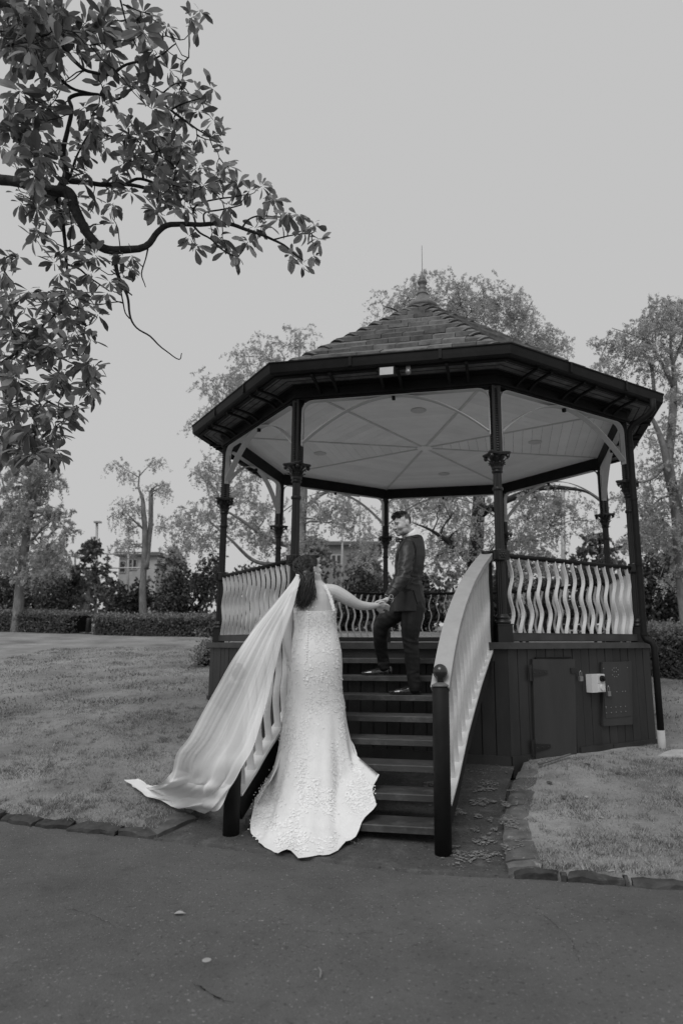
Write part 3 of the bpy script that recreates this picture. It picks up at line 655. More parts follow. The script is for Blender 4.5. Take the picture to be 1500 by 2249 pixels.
# --- floodlight and sensor under the front eave
e0, e1 = oct(7, RE - .12), oct(0, RE - .12); eu = (e1 - e0).normalized(); en = Vector((eu.y, -eu.x, 0)); M = Matrix.Translation(e0.lerp(e1, .5)) @ Matrix.Rotation(math.atan2(eu.y, eu.x), 4, 'Z')
mb = MB(); mb.box((0, -.05, ZS - .08), (.19, .05, .12), M @ Matrix.Translation((0, 0, 0))); mb.box((0, 0, ZS - .02), (.03, .06, .05), M); fl_ = mb.build('floodlight', m_dark, bs)
MB().box((0, -.078, ZS - .08), (.155, .006, .088), M).build('lamp_glass', m_whitebox, fl_)
mb = MB(); mb.ball(M @ Vector((.24, -.03, ZS - .09)), .035, 10, 8); mb.box((.24, 0, ZS - .04), (.05, .05, .07), M); mb.build('motion_sensor', m_galv, bs)

# ============================================================ STAIRS
NR = Vector((.456, 5.074, 0)); U = Vector((math.cos(BA), math.sin(BA), 0)); NL = NR - U * 1.6
TR = Vector((1.19, 7.3, 0))
PLAN_R = [NR, NR.lerp(TR, .33), NR.lerp(TR, .66), TR]
PLAN_L = [NL, Vector((-1.0, 5.8, 0)), Vector((-.86, 6.2, 0)), Vector((-.77, 6.7, 0)), Vector((-.74, 7.2, 0)), Vector((-.74, 7.65, 0))]
st = thing('staircase', 'dark open timber stairs with curved white slat balustrades up to the bandstand', 'stairs', tuple((NR + NL) / 2))
m_tread = mat('worn_tread_paint', .05, rough=.55, var=.3, scale=5, bump=.4, bscale=60, spec=.4, rand=.12, aniso=(.4, 1, 1)); spots(m_tread, .13, 7., .5, .75, w=.75)
S0 = Vector((.3635, 4.9313, 0)); SD = Vector((-U.y, U.x, 0)); tr, rs = .2655, ZD / 9
def railcurve(s):      # walking line: height of handrail above the newel feet, s = 0..1 from newel to top
    return float(np.interp(s, [-.02, 0, .03, .09, .18, .32, .5, .72, 1.0], [1.14, 1.19, 1.29, 1.44, 1.63, 1.84, 2.05, 2.25, 2.46]))
def stringcurve(s): return float(np.interp(s, [0, .14, .32, .48, .63, .84, 1.0], [.33, .49, .76, .95, 1.12, 1.32, 1.46]))
sv = np.linspace(-.02, 1, 40)
rc = np.array([railcurve(s) for s in sv]); 
for _ in range(3): rc[1:-1] = (rc[:-2] + rc[1:-1] * 2 + rc[2:]) / 4
for k in range(1, 9):
    f_ = (k - .5) / 8.6
    c = S0 + SD * (tr * k) ; l = Vector((float(np.interp(c.y + .45, [q.y for q in PLAN_L], [q.x for q in PLAN_L])), 0, 0)); l = c + U * ((l.x - c.x) / U.x); r = NR.lerp(TR, max(0, (k - .3) / 8.5))
    xr = (r - c).dot(U) + .0; xl = (l - c).dot(U) + .02; z = k * rs
    mb = MB(); M = Matrix.Translation(c) @ Matrix.Rotation(BA, 4, 'Z'); ch = .006
    prof = [(0, z - .05), (0, z - ch), (ch, z), (.285, z), (.285, z - .05)]
    mb.loft([[M @ Vector((xl, y, zz)) for y, zz in prof], [M @ Vector((xr, y, zz)) for y, zz in prof]]); mb.build('tread', m_tread, st)
M9 = Matrix.Translation(S0 + SD * (tr * 9 - .02)) @ Matrix.Rotation(BA, 4, 'Z')
MB().box((-.65, .03, ZD - .135), (2.1, .03, .125), M9).build('riser_board', m_dark2, st)
MB().box((-.65, .12, ZD - .018), (2.1, .22, .035), M9).build('top_nosing', m_deckb, st)
def stringer_rail(plan):
    A, B = plan[0], plan[-1]; dense = spline([list(q) for q in plan], 60); cum = np.r_[0, np.cumsum(np.linalg.norm(np.diff(dense, axis=0), axis=1))]; dl = cum[-1]; cum = cum / dl
    def at_(s):
        p = Vector([float(np.interp(s, cum, dense[:, i])) for i in (0, 1)] + [0.0])
        if s < 0: p = p + Vector(dense[1] - dense[0]).normalized() * s * dl
        return p
    def Q(s, z, o=0):
        p = at_(s); t = (at_(min(s + .02, 1)) - at_(max(s - .02, 0))).normalized(); p = p + Vector((t.y, -t.x, 0)) * o; return Vector((p.x, p.y, z))
    def sweep(mb, zf, h, wid, s0=0.0, s1=1.0, n=36, off=0):
        rings = []
        for i in range(n + 1):
            s = lerp(s0, s1, i / n); e = .004; t = Vector((dl * 2 * e, zf(min(s + e, 1.02)) - zf(s - e))).normalized(); nx_, nz_ = -t.y, t.x
            z = zf(s); ds = nx_ * h / dl
            rings.append([Q(s, z, off - wid / 2), Q(s, z, off + wid / 2), Q(s - ds, z - nz_ * h, off + wid / 2), Q(s - ds, z - nz_ * h, off - wid / 2)])
        mb.loft(rings); return mb
    rf = lambda s: float(np.interp(s, sv, rc))
    hr_ = sweep(MB(), rf, .05, .14, -.01, 1.0).build('curved_handrail', m_strap2, st)
    sweep(MB(), stringcurve, .022, .11, .02, 1.0).build('slat_sill', m_white, st)
    sweep(MB(), lambda s: stringcurve(s) - .026, .20, .05, .02, 1.0).build('stringer', m_dark, st)
    n = 15
    for i in range(n):
        s = (i + .9) / (n + .5); z0, z1 = stringcurve(s) + .0, rf(s) - .05; h = z1 - z0
        rings = []; amp = .022 if h > .5 else .014
        for j in range(21):
            f_ = j / 20; sx = amp * math.cos(4 * math.pi * (1 - f_)) / dl
            rings.append([Q(s + sx - .006 / dl, z0 + h * f_, -.03), Q(s + sx + .006 / dl, z0 + h * f_, -.03), Q(s + sx + .006 / dl, z0 + h * f_, .03), Q(s + sx - .006 / dl, z0 + h * f_, .03)])
        MB().loft(rings).build('slat', m_white, hr_)
    # lower newel: rounded post with a pale cap and a ball
    zf = LZ(A.x, A.y) - .05; T = Matrix.Translation((A.x, A.y, 0))
    np_ = MB().lathe([(.062, zf), (.062, 1.165), (.055, 1.172)], 20, T).build('newel_post', m_dark, st, True)
    MB().lathe([(.066, 1.172), (.066, 1.184), (.04, 1.196), (.028, 1.203)], 20, T).build('newel_cap', m_finial, np_, True)
    MB().lathe([(.024, 1.2), (.026, 1.215), (.034, 1.23), (.046, 1.245), (.054, 1.265), (.055, 1.283), (.05, 1.303), (.038, 1.32), (.02, 1.331), (.004, 1.335)], 20, T).build('newel_ball', m_ballm, np_, True)
    zt_ = LZ(B.x, B.y) - .1; T = Matrix.Translation((B.x, B.y, 0)) 
    MB().lathe([(.056, zt_), (.056, ZR + .035), (.045, ZR + .045)], 16, T).build('upper_newel', m_dark, st, True)
m_strap2 = mat('grey_handrail_paint', .36, rough=.5, var=.1, scale=8, bump=.2); spots(m_strap2, .22, 16., .64, .75, w=.5)
m_ballm = mat('glossy_dark_paint', .02, rough=.22, var=.3, bump=.1, spec=.6)
stringer_rail(PLAN_R); stringer_rail(PLAN_L)
# ============================================================ VEGETATION AND FAR THINGS
m_bark = mat('grey_bark', .19, rough=.95, var=.45, scale=9, bump=1., bscale=24, spec=.1, aniso=(1, 1, .35), bdist=.02)
m_barkd = mat('dark_bark', .045, rough=.95, var=.5, scale=12, bump=1., bscale=40, spec=.1, bdist=.01); spots(m_barkd, .16, 14., .62, .74, w=.6)
m_lf = {n: leafmat(n, c, t, v) for n, c, t, v in (('pale_feathery_leaves', .52, .5, .2), ('mid_feathery_leaves', .4, .5, .25), ('dark_shrub_leaves', .055, .25, .5), ('mid_shrub_leaves', .17, .3, .4),
    ('hedge_leaves', .13, .25, .45), ('hedge_tips', .28, .3, .3), ('white_blossom', .42, .35, .25), ('dark_conifer_leaves', .09, .25, .4))}
m_core = mat('dark_core_and_stems', .014, rough=1, var=.4, bump=.6, bscale=6, spec=0)
trg = np.random.default_rng(21)
def unit(v): return v / np.maximum(np.linalg.norm(v, axis=-1, keepdims=True), 1e-9)
def leaf_quads(cent, n, spread, size, sprays=4, spray_len=.5, droop=.3, asp=.45, flat=.0):
    """diamond leaves strung along short sprays around each centre"""
    cent = np.asarray(cent, float).reshape(-1, 3); m = len(cent); spread = np.asarray(spread, float)
    org = np.repeat(cent, sprays, 0) + trg.normal(0, 1, (m * sprays, 3)) * spread * .55
    dr = unit(trg.normal(0, 1, (m * sprays, 3)) + np.array([0, 0, -droop])); per = max(1, n // sprays)
    t = trg.uniform(0, 1, (m * sprays, per, 1)); L = spray_len * trg.uniform(.5, 1.2, (m * sprays, 1, 1))
    pos = org[:, None] + dr[:, None] * t * L + trg.normal(0, .06 * spray_len, (m * sprays, per, 3)); pos[..., 2] -= (t[..., 0] ** 2) * L[..., 0] * droop
    pos = pos.reshape(-1, 3); k = len(pos)
    d = unit(np.repeat(dr, per, 0) * .6 + trg.normal(0, 1, (k, 3)) * .7); nn = unit(np.cross(d, trg.normal(0, 1, (k, 3)) + np.array([0, 0, flat])))
    s = size * trg.uniform(.6, 1.35, (k, 1)); a = d * s; b = nn * s * asp
    V = np.stack([pos - a * .5, pos + b * .5, pos + a * .5, pos - b * .5], 1).reshape(-1, 3)
    return V
def crown_mesh(name, V, m, mix=None):
    F = np.arange(len(V)).reshape(-1, 4); mats = m if isinstance(m, list) else [m]
    mi = trg.choice(len(mats), len(F), p=mix) if len(mats) > 1 else None
    return quads_mesh(name, V, F, mats, mi)
def bent(a, b, n=6, wob=.12, sag=0.0, seed=0):
    a, b = Vector(a), Vector(b); L = (b - a).length; out_ = []
    for i in range(n + 1):
        t = i / n; p = a.lerp(b, t); f_ = math.sin(math.pi * t)
        p = p + mnoise.noise_vector(Vector((seed * 3.3, t * 2.2, seed))) * wob * L * f_ + Vector((0, 0, sag * L * f_)); out_.append(p)
    return out_
def px_tree(name, label, stems, blobs, leaf, Y, n_leaf, size=.14, rad0=.18, spray=.6, droop=.5, group=None, mats=None, bark=None, twig_r=.02, cat='tree', sprays=5, asp=.4):
    """stems: list of [(px, py, dY, radius), ...] measured in the photograph; blobs: (px, py, rx_px, ry_px, clumps, dY)"""
    p0 = AT(stems[0][0][0], stems[0][0][1], Y + stems[0][0][2]); zb = LZ(p0.x, p0.y)
    t = thing(name, label, cat, (p0.x, p0.y, zb), group); bark = bark or m_bark; nodes = []; first = None
    for i, stm in enumerate(stems):
        pts = [AT(x, y, Y + d) for x, y, d, r in stm]; rad = [r * (.62 if len(stm) > 5 or i == 0 else .75) for *_, r in stm]
        if i == 0: pts[0] = Vector((pts[0].x, pts[0].y, zb - .1))
        P = spline([(*p, r) for p, r in zip(pts, rad)], 5 * len(pts)); q = [Vector(v[:3]) for v in P]
        q = [v + mnoise.noise_vector(v * 1.1) * .05 for v in q]
        ob = MB().tube(q, [max(v[3], .008) for v in P], 9).build('trunk' if i == 0 else 'limb', bark, t if i == 0 else first, True)
        first = first or ob; nodes += [(v, max(r_, .008)) for v, r_ in zip(q[len(q) // 3 if i == 0 else 1:], P[len(q) // 3 if i == 0 else 1:, 3])]
    cents = []; tw = MB()
    for bx_, by_, rx, ry, n, dY in blobs:
        k = Y / FPX
        for j in range(n):
            a = rng.uniform(0, 2 * math.pi); r = math.sqrt(rng.random()); c = AT(bx_ + rx * r * math.cos(a), by_ + ry * r * math.sin(a), Y + dY + rng.uniform(-1, 1) * max(rx, ry) * k * .7)
            cents.append(c); nd = min(nodes, key=lambda q: (q[0] - c).length + max(0, q[0].z - c.z) * .5)
            if rng.random() < .75:
                pts = bent(nd[0], c, 5, .16, .06, rng.random() * 50); tw.tube(pts, [lerp(min(nd[1] * .6, twig_r * 2.2), .006, i / 5) for i in range(6)], 5)
                if rng.random() < .5: nodes.append((pts[3], twig_r))
    if tw.v: tw.build('twigs', bark, t, kind='stuff')
    k = Y / FPX
    V = leaf_quads([list(c) for c in cents], int(n_leaf * 2.4), (spray * .52, spray * .52, spray * .4), size * .64, sprays + 1, spray * .75, droop, asp=asp)
    place('crown', crown_mesh('crown', V, mats or [m_lf[leaf]], None), t, Matrix.Identity(4), kind='stuff')
    return t
PF = ['pale_feathery_leaves', 'mid_feathery_leaves']
pf = [m_lf[q] for q in PF]; mf = [m_lf['mid_feathery_leaves'], m_lf['mid_shrub_leaves']]
px_tree('park_tree', 'leaning pale-barked tree with drooping feathery leaves at the far left', [[(36, 1372, 0, .30), (45, 1290, 0, .25), (57, 1190, 0, .22), (66, 1110, 0, .17), (72, 1060, 0, .11), (78, 1020, 0, .05)], [(57, 1190, 0, .1), (30, 1120, .5, .06), (5, 1060, 1, .04)], [(64, 1120, 0, .1), (82, 1070, -.4, .06), (95, 1030, -.6, .03)], [(58, 1200, 0, .08), (95, 1160, -.6, .05), (125, 1130, -1, .02)]],
    [(30, 1030, 70, 50, 26, 0), (95, 1040, 45, 40, 14, 0), (20, 1130, 60, 60, 26, 0), (95, 1130, 45, 50, 16, 0), (70, 1230, 80, 40, 26, 0), (30, 970, 50, 30, 10, 0), (130, 1180, 25, 40, 8, 0)], PF[1], 22.5, 110, .15, mats=pf)
px_tree('pollarded_tree', 'tall pollarded tree with two bare stems and a few leafy tufts', [[(318, 1352, 0, .26), (314, 1290, 0, .2), (318, 1200, 0, .17), (315, 1120, 0, .15), (312, 1095, 0, .11), (303, 1070, 0, .06), (306, 1040, 0, .035)], [(321, 1250, 0, .14), (330, 1150, .2, .12), (331, 1080, .2, .11)], [(316, 1165, 0, .06), (290, 1140, -.4, .04), (270, 1120, -.5, .02)], [(306, 1045, 0, .03), (322, 1028, 0, .02), (336, 1016, 0, .012)], [(304, 1048, 0, .03), (285, 1036, 0, .02), (255, 1018, 0, .012)]],
    [(335, 1018, 14, 8, 4, 0), (255, 1020, 20, 9, 4, 0), (280, 1042, 16, 7, 4, 0), (345, 1070, 35, 14, 8, 0), (275, 1115, 35, 20, 12, 0), (270, 1150, 22, 22, 7, 0), (350, 1140, 20, 18, 5, 0), (290, 1200, 30, 22, 5, 0), (265, 1195, 20, 14, 4, 0)], PF[0], 25, 48, .13, spray=.5, mats=pf)
px_tree('park_tree', 'wide feathery tree rising behind the left side of the bandstand', [[(662, 1330, 0, .34), (664, 1240, 0, .28), (662, 1150, 0, .26), (666, 1060, 0, .2), (650, 960, 0, .14), (620, 860, 0, .08), (600, 790, 0, .03)], [(660, 1200, 0, .12), (600, 1190, -.5, .1), (540, 1150, -.8, .07), (490, 1120, -1, .03)], [(640, 1240, 0, .1), (560, 1230, -.5, .08), (500, 1180, -1, .05), (455, 1140, -1, .025)], [(655, 1000, 0, .1), (560, 920, -.6, .06), (490, 860, -1, .03)], [(664, 1120, 0, .1), (720, 1080, .3, .07), (790, 1090, .5, .03)], [(640, 900, 0, .07), (655, 820, .2, .04), (660, 745, .2, .02)]],
    [(630, 750, 60, 26, 12, 0), (560, 800, 70, 40, 26, 0), (500, 850, 60, 40, 22, 0), (480, 920, 60, 30, 16, 0), (560, 900, 80, 50, 12, 0), (455, 1010, 30, 40, 8, -.5), (520, 1060, 70, 50, 26, -.5), (440, 1150, 55, 45, 22, -.6), (560, 1150, 80, 50, 26, 0), (720, 1110, 60, 40, 20, 0), (780, 1150, 50, 50, 16, 0), (620, 1190, 80, 40, 20, 0), (400, 1190, 40, 25, 8, -.6)], PF[0], 21, 70, .13, mats=pf)
px_tree('park_tree', 'big dark-limbed feathery tree rising behind the roof and the groom', [[(1045, 1330, 0, .42), (1040, 1250, 0, .36), (1048, 1180, 0, .34), (1052, 1110, 0, .3), (1050, 1000, 0, .24), (1045, 880, 0, .18), (1030, 760, 0, .1), (1010, 660, 0, .05), (1000, 620, 0, .02)], [(1040, 1235, 0, .16), (1000, 1200, -.5, .13), (968, 1178, -.8, .08), (940, 1162, -1, .05), (910, 1150, -1, .02)], [(1055, 1130, 0, .2), (1110, 1100, -.5, .16), (1165, 1078, -.8, .13), (1230, 1070, -1, .1), (1290, 1080, -1, .05), (1330, 1110, -1, .03)], [(1048, 900, 0, .12), (1110, 800, .3, .07), (1150, 700, .5, .03), (1170, 660, .5, .015)], [(1040, 860, 0, .12), (950, 780, -.4, .07), (880, 690, -.6, .04), (840, 670, -.6, .015)], [(1050, 1010, 0, .12), (1140, 900, .5, .08), (1200, 790, .8, .03), (1215, 740, .8, .02)], [(1050, 1060, 0, .12), (980, 1090, 0, .08), (900, 1080, .2, .05)]],
    [(870, 680, 55, 40, 22, 0), (950, 640, 55, 40, 18, 0), (1040, 660, 60, 50, 34, 0), (1110, 680, 50, 50, 26, 0), (1150, 730, 50, 50, 26, 0), (1195, 760, 45, 35, 18, 0), (1000, 700, 60, 50, 20, 0), (1190, 1090, 60, 25, 18, -.5), (1010, 1100, 60, 40, 22, -.5), (920, 1110, 60, 40, 22, 0), (1170, 1160, 80, 45, 30, 0), (1030, 1180, 60, 40, 16, -.6), (960, 1200, 50, 35, 16, 0), (1260, 1130, 50, 40, 14, 0), (1090, 1220, 80, 35, 14, 0), (820, 1190, 50, 35, 12, 0)], PF[1], 19, 80, .12, bark=m_barkd, mats=pf)
px_tree('park_tree', 'tall pale tree with many upright branches at the right edge', [[(1512, 1420, 0, .3), (1500, 1250, 0, .26), (1486, 1120, 0, .22), (1470, 1010, 0, .19), (1478, 900, 0, .15), (1480, 830, 0, .1), (1474, 760, 0, .06), (1470, 690, 0, .02)], [(1482, 1090, 0, .16), (1462, 1000, -.3, .12), (1445, 945, -.4, .08), (1425, 900, -.5, .04)], [(1478, 850, 0, .09), (1455, 800, -.2, .06), (1428, 755, -.3, .04), (1390, 735, -.3, .02), (1345, 720, -.3, .01)], [(1436, 860, 0, .06), (1430, 800, 0, .05), (1405, 770, 0, .03), (1360, 740, 0, .012)], [(1478, 800, 0, .06), (1500, 740, .2, .04), (1490, 660, .2, .015)], [(1470, 1010, 0, .1), (1430, 1050, -.4, .05), (1395, 1060, -.5, .02)], [(1486, 1100, 0, .1), (1520, 980, .2, .08), (1540, 800, .2, .03)]],
    [(1460, 690, 45, 40, 26, 0), (1400, 740, 50, 35, 22, 0), (1350, 750, 35, 30, 10, 0), (1500, 720, 40, 60, 22, 0), (1340, 810, 30, 25, 8, 0), (1440, 800, 60, 40, 16, 0), (1500, 850, 40, 60, 14, 0), (1450, 950, 50, 50, 12, 0), (1440, 1060, 60, 50, 22, 0), (1470, 1150, 50, 60, 26, 0), (1420, 1180, 50, 50, 14, 0), (1520, 1000, 40, 80, 16, 0), (1380, 1080, 30, 30, 8, 0), (1480, 1240, 50, 40, 16, 0)], PF[0], 15.5, 75, .10, spray=.45, mats=pf)
# --- shrubs behind the lawn
def shrub(name, label, px, top, bot, halfw, Y, leaf, n=2600, group=None, depth=1.4, core=True, size=.12, mats=None):
    c = AT(px, bot, Y); zb = LZ(c.x, c.y); ztop = AT(px, top, Y).z; hw = halfw * Y / FPX; h = max(ztop - zb, .4)
    t = thing(name, label, 'shrub', (c.x, c.y, zb), group); sd_ = rng.random() * 100
    lobes = []
    for i in range(12):
        a = rng.uniform(0, 6.28); r = rng.uniform(.1, .85); lobes.append((Vector((c.x + hw * r * math.cos(a), c.y + depth * .6 * r * math.sin(a), zb + h * rng.uniform(.18, .78))), rng.uniform(.22, .42)))
    mb = MB()
    for i in range(len(lobes)): mb.tube(bent((c.x + rng.uniform(-.3, .3) * hw, c.y, zb - .1), lobes[i][0], 4, .14, 0, sd_ + i), [.05, .045, .04, .03, .02], 6)
    mb.build('stems', m_core, t, kind='stuff')
    cents = []
    for i in range(n // 20):
        p, f_ = rng.choice(lobes); d = Vector((rng.gauss(0, 1), rng.gauss(0, 1), rng.gauss(0, 1))).normalized()
        q = p + Vector((d.x * hw * f_ * 1.1, d.y * depth * f_, d.z * h * f_ * .85)) * rng.uniform(.55, 1.05); q.z = min(max(q.z, zb + .05), ztop + rng.uniform(-.1, .12)); cents.append(list(q))
    V = leaf_quads(cents, 20, (.16, .16, .14), size, 3, .28, .2, asp=.5)
    place('foliage', crown_mesh('foliage', V, mats or [m_lf[leaf], m_lf['mid_shrub_leaves']], [.85, .15] if not mats else None), t, Matrix.Identity(4), kind='stuff'); return t
DS = 'dark_shrub_leaves'
for i, (px, top, bot, hw, Y, lf, lab) in enumerate([
    (20, 1260, 1370, 75, 27, DS, 'dark shrub behind the hedge at the far left edge'), (115, 1245, 1372, 66, 26.5, DS, 'rounded dark shrub between the leaning tree and the hedge gap'),
    (280, 1258, 1372, 42, 26, DS, 'dark shrub overhanging the hedge gap beside the pollarded tree'), (400, 1215, 1375, 78, 26, DS, 'tall dark shrub just left of the bandstand railing'),
    (540, 1235, 1378, 70, 25, DS, 'dark shrub seen behind the left railing'), (660, 1225, 1380, 60, 25, DS, 'dark shrub seen beside the bride'), (760, 1240, 1385, 62, 24, DS, 'dark shrub seen between the bride and the groom'),
    (845, 1270, 1388, 50, 23.5, DS, 'dark shrub seen around the thin rear column'), (935, 1235, 1385, 55, 23, DS, 'dark shrub seen right behind the groom'), (1090, 1250, 1380, 70, 23, DS, 'dark shrub seen behind the right stair rail'),
    (1200, 1235, 1385, 72, 24, DS, 'dark shrub seen behind the right railing'), (1300, 1220, 1390, 60, 24, DS, 'dark shrub seen past the right rear column'), (1440, 1225, 1400, 75, 19, DS, 'dark shrub above the right hedge near the downpipe'), (1530, 1180, 1400, 70, 19, DS, 'dark shrub at the right edge above the hedge')]):
    shrub('shrub', lab, px, top, bot, hw, Y, lf, 7600, 'dark shrubs behind the lawn')
shrub('blossom_shrub', 'pale blossoming shrub behind the groom beside the stair rail', 1005, 1232, 1345, 48, 18, 'white_blossom', 2200, None, 1.0, True, .09, [m_lf['white_blossom'], m_lf['hedge_tips'], m_lf['mid_shrub_leaves']])
shrub('lawn_bush', 'small round bush on the lawn left of the bandstand base', 447, 1398, 1455, 40, 13.2, 'hedge_leaves', 1800, None, .55, True, .055, [m_lf['hedge_leaves'], m_lf['hedge_tips'], m_lf['mid_shrub_leaves']])
# layered conifer and round far trees
def far_tree(name, label, px, top, bot, hw, Y, mats, n=120, lay=False):
    c = AT(px, bot, Y); zb = LZ(c.x, c.y); ztop = AT(px, top, Y).z; hwm = hw * Y / FPX; h = ztop - zb
    t = thing(name, label, 'tree', (c.x, c.y, zb)); MB().tube([(c.x, c.y, zb - .2), (c.x, c.y, zb + h * .6)], [.25, .12], 8).build('trunk', m_bark, t)
    cents = []
    for i in range(n):
        f_ = rng.random(); a = rng.uniform(0, 6.28); w_ = hwm * (math.sin(math.pi * min(.25 + f_ * .75, 1)) ** .7) * math.sqrt(rng.random()); zz = zb + h * (.25 + .75 * f_)
        if lay: zz = zb + h * (.25 + .75 * (math.floor(f_ * 6) + rng.uniform(.2, .6)) / 6)
        cents.append((c.x + w_ * math.cos(a), c.y + w_ * .8 * math.sin(a), zz))
    V = leaf_quads(cents, 40, (hwm * .16, hwm * .16, h * (.02 if lay else .05)), .26, 4, hwm * .2, .15)
    place('crown', crown_mesh('crown', V, mats), t, Matrix.Identity(4), kind='stuff')
dk = [m_lf['dark_conifer_leaves'], m_lf['mid_shrub_leaves']]
far_tree('conifer', 'layered dark conifer seen past the right columns', 1325, 1168, 1330, 62, 34, dk, 150, True)
far_tree('round_tree', 'round dark tree far behind the floodlight pole', 190, 1188, 1340, 55, 44, [m_lf['mid_shrub_leaves'], m_lf['dark_conifer_leaves']], 110)
far_tree('round_tree', 'grey leafy tree far behind the pollarded tree', 372, 1205, 1340, 50, 42, mf, 90)
far_tree('round_tree', 'leafy tree far behind the left edge of the lawn', 95, 1215, 1345, 60, 44, mf, 90)
far_tree('round_tree', 'leafy tree filling the far left corner', -20, 1120, 1345, 70, 40, dk, 120)
far_tree('round_tree', 'leafy tree far behind the right railing', 1165, 1180, 1340, 75, 46, mf, 110)
far_tree('round_tree', 'leafy tree in front of the low brick building', 690, 1185, 1345, 60, 36, mf, 120)
far_tree('round_tree', 'leafy tree seen left of the rear column', 800, 1195, 1345, 55, 36, mf, 110)
far_tree('round_tree', 'leafy tree far behind the downpipe', 1440, 1120, 1350, 70, 40, mf, 130)
# --- a belt of far trees that reads as one mass
fw = []; 
for i in range(520):
    px = rng.uniform(-250, 1750); Y = rng.uniform(54, 66); base_ = 1255 - 26 * mnoise.noise(Vector((px * .008, 0, 3))) - 16 * mnoise.noise(Vector((px * .03, 0, 5)))
    if 170 < px < 345: base_ = max(base_, 1268)
    fw.append(list(AT(px, rng.uniform(base_, 1372), Y)))
V = leaf_quads(fw, 46, (1.0, 1.0, .6), .55, 4, 1.2, .1, asp=.6)
fwo = place('far_wood', crown_mesh('far_wood', V, [m_lf['dark_conifer_leaves'], m_lf['mid_shrub_leaves']]), kind='stuff'); tag(fwo, 'far belt of trees closing the view behind the park', 'wood')
# --- clipped hedges
def hedge(label, pxs, Y0, Y1, top, bot, wid=1.1, n=9000, size=.07, end_round=True):
    a, b = AT(pxs[0], bot, Y0), AT(pxs[1], bot, Y1); a.z = b.z = 0; u = (b - a).normalized(); nrm = Vector((-u.y, u.x, 0)); L = (b - a).length
    hgt = AT(pxs[1], top, Y1).z - LZ(b.x, b.y); zb = LZ(a.x, a.y)
    t = thing('clipped_hedge', label, 'hedge', (a.x, a.y, zb), 'clipped hedges along the lawn')
    def P(s, v, w_):
        p = a + u * s + nrm * v; return Vector((p.x, p.y, LZ(p.x, p.y) + w_))
    mb = MB(); rings = []
    for i in range(25):
        s = L * i / 24; e = min(1, min(s, L - s) / .5 + .55); rings.append([P(s, -wid * .42 * e, -.05), P(s, -wid * .46 * e, hgt * .55), P(s, -wid * .38 * e, hgt * .9), P(s, 0, hgt * .93), P(s, wid * .4, hgt * .88), P(s, wid * .42, -.05)])
    mb.loft(rings); mb.build('stems', m_core, t)  # added solid dark core filling the hedge under its leaves, no separate stems
    S = trg.uniform(0, L, n); fa = trg.random(n); ph = trg.uniform(0, 1, n); pos = []
    for s, q in zip(S, ph):
        e = min(1, min(s, L - s) / .5 + .55)
        if q < .5: v, z = -wid * .48 * e, hgt * q * 2 * .92
        else: v, z = wid * (q - .5) * 1.8 - wid * .45, hgt * (.96 + .05 * mnoise.noise(Vector((s * 1.5, q * 4, 0))))
        k = .05; p = P(s, v * (1 + .08 * mnoise.noise(Vector((s * 2, z * 3, 1)))), z); pos.append((p.x + rng.uniform(-k, k), p.y + rng.uniform(-k, k), p.z + rng.uniform(-k, k)))
    tipf = np.array([1 if q > .47 and rng.random() < .7 else 0 for q in ph])
    V = leaf_quads(pos, 2, (.05, .05, .05), size, 1, .08, -.6, asp=.5); mi = np.repeat(tipf, 2)
    place('foliage', quads_mesh('foliage', V, np.arange(len(V)).reshape(-1, 4), [m_lf['hedge_leaves'], m_lf['hedge_tips']], mi), t, Matrix.Identity(4), kind='stuff')
hedge('low clipped hedge left of the bollard', (-70, 180), 23.5, 22.5, 1349, 1384, 1.2, 8000)
hedge('low clipped hedge between the bollard and the bandstand', (222, 520), 22.3, 21, 1355, 1394, 1.2, 9000)
hedge('clipped hedge at the right edge beyond the downpipe', (1425, 1640), 13.4, 12.6, 1388, 1472, 1.2, 9000, .055)
m_post = mat('dark_post', .02, rough=.6, bump=.1)
p = AT(193, 1385, 22.3); zb = LZ(p.x, p.y); mb = MB(); mb.lathe([(.075, zb - .05), (.075, zb + .5), (.06, zb + .56), (.03, zb + .57)], 12, Matrix.Translation((p.x, p.y, 0)))
tag(mb.build('bollard', m_post, smooth=True), 'short dark bollard in the gap between the two left hedges', 'bollard')
# gravel path in the hedge gap
gp = MB(); c0, c1 = AT(180, 1385, 22.6), AT(222, 1385, 22.2); gp.add([(c0.x, c0.y - .3, LZ(c0.x, c0.y) + .07), (c1.x, c1.y - .3, LZ(c1.x, c1.y) + .07), (c1.x + .4, 34, LZ(c1.x, 34) + .07), (c0.x - 2.4, 34, LZ(c0.x, 34) + .07)], [(0, 1, 2, 3)])
m_grav = mat('pale_gravel', .3, rough=1, var=.2, bump=.5); place('gravel_path', gp.mesh('gravel_path', m_grav), kind='structure')
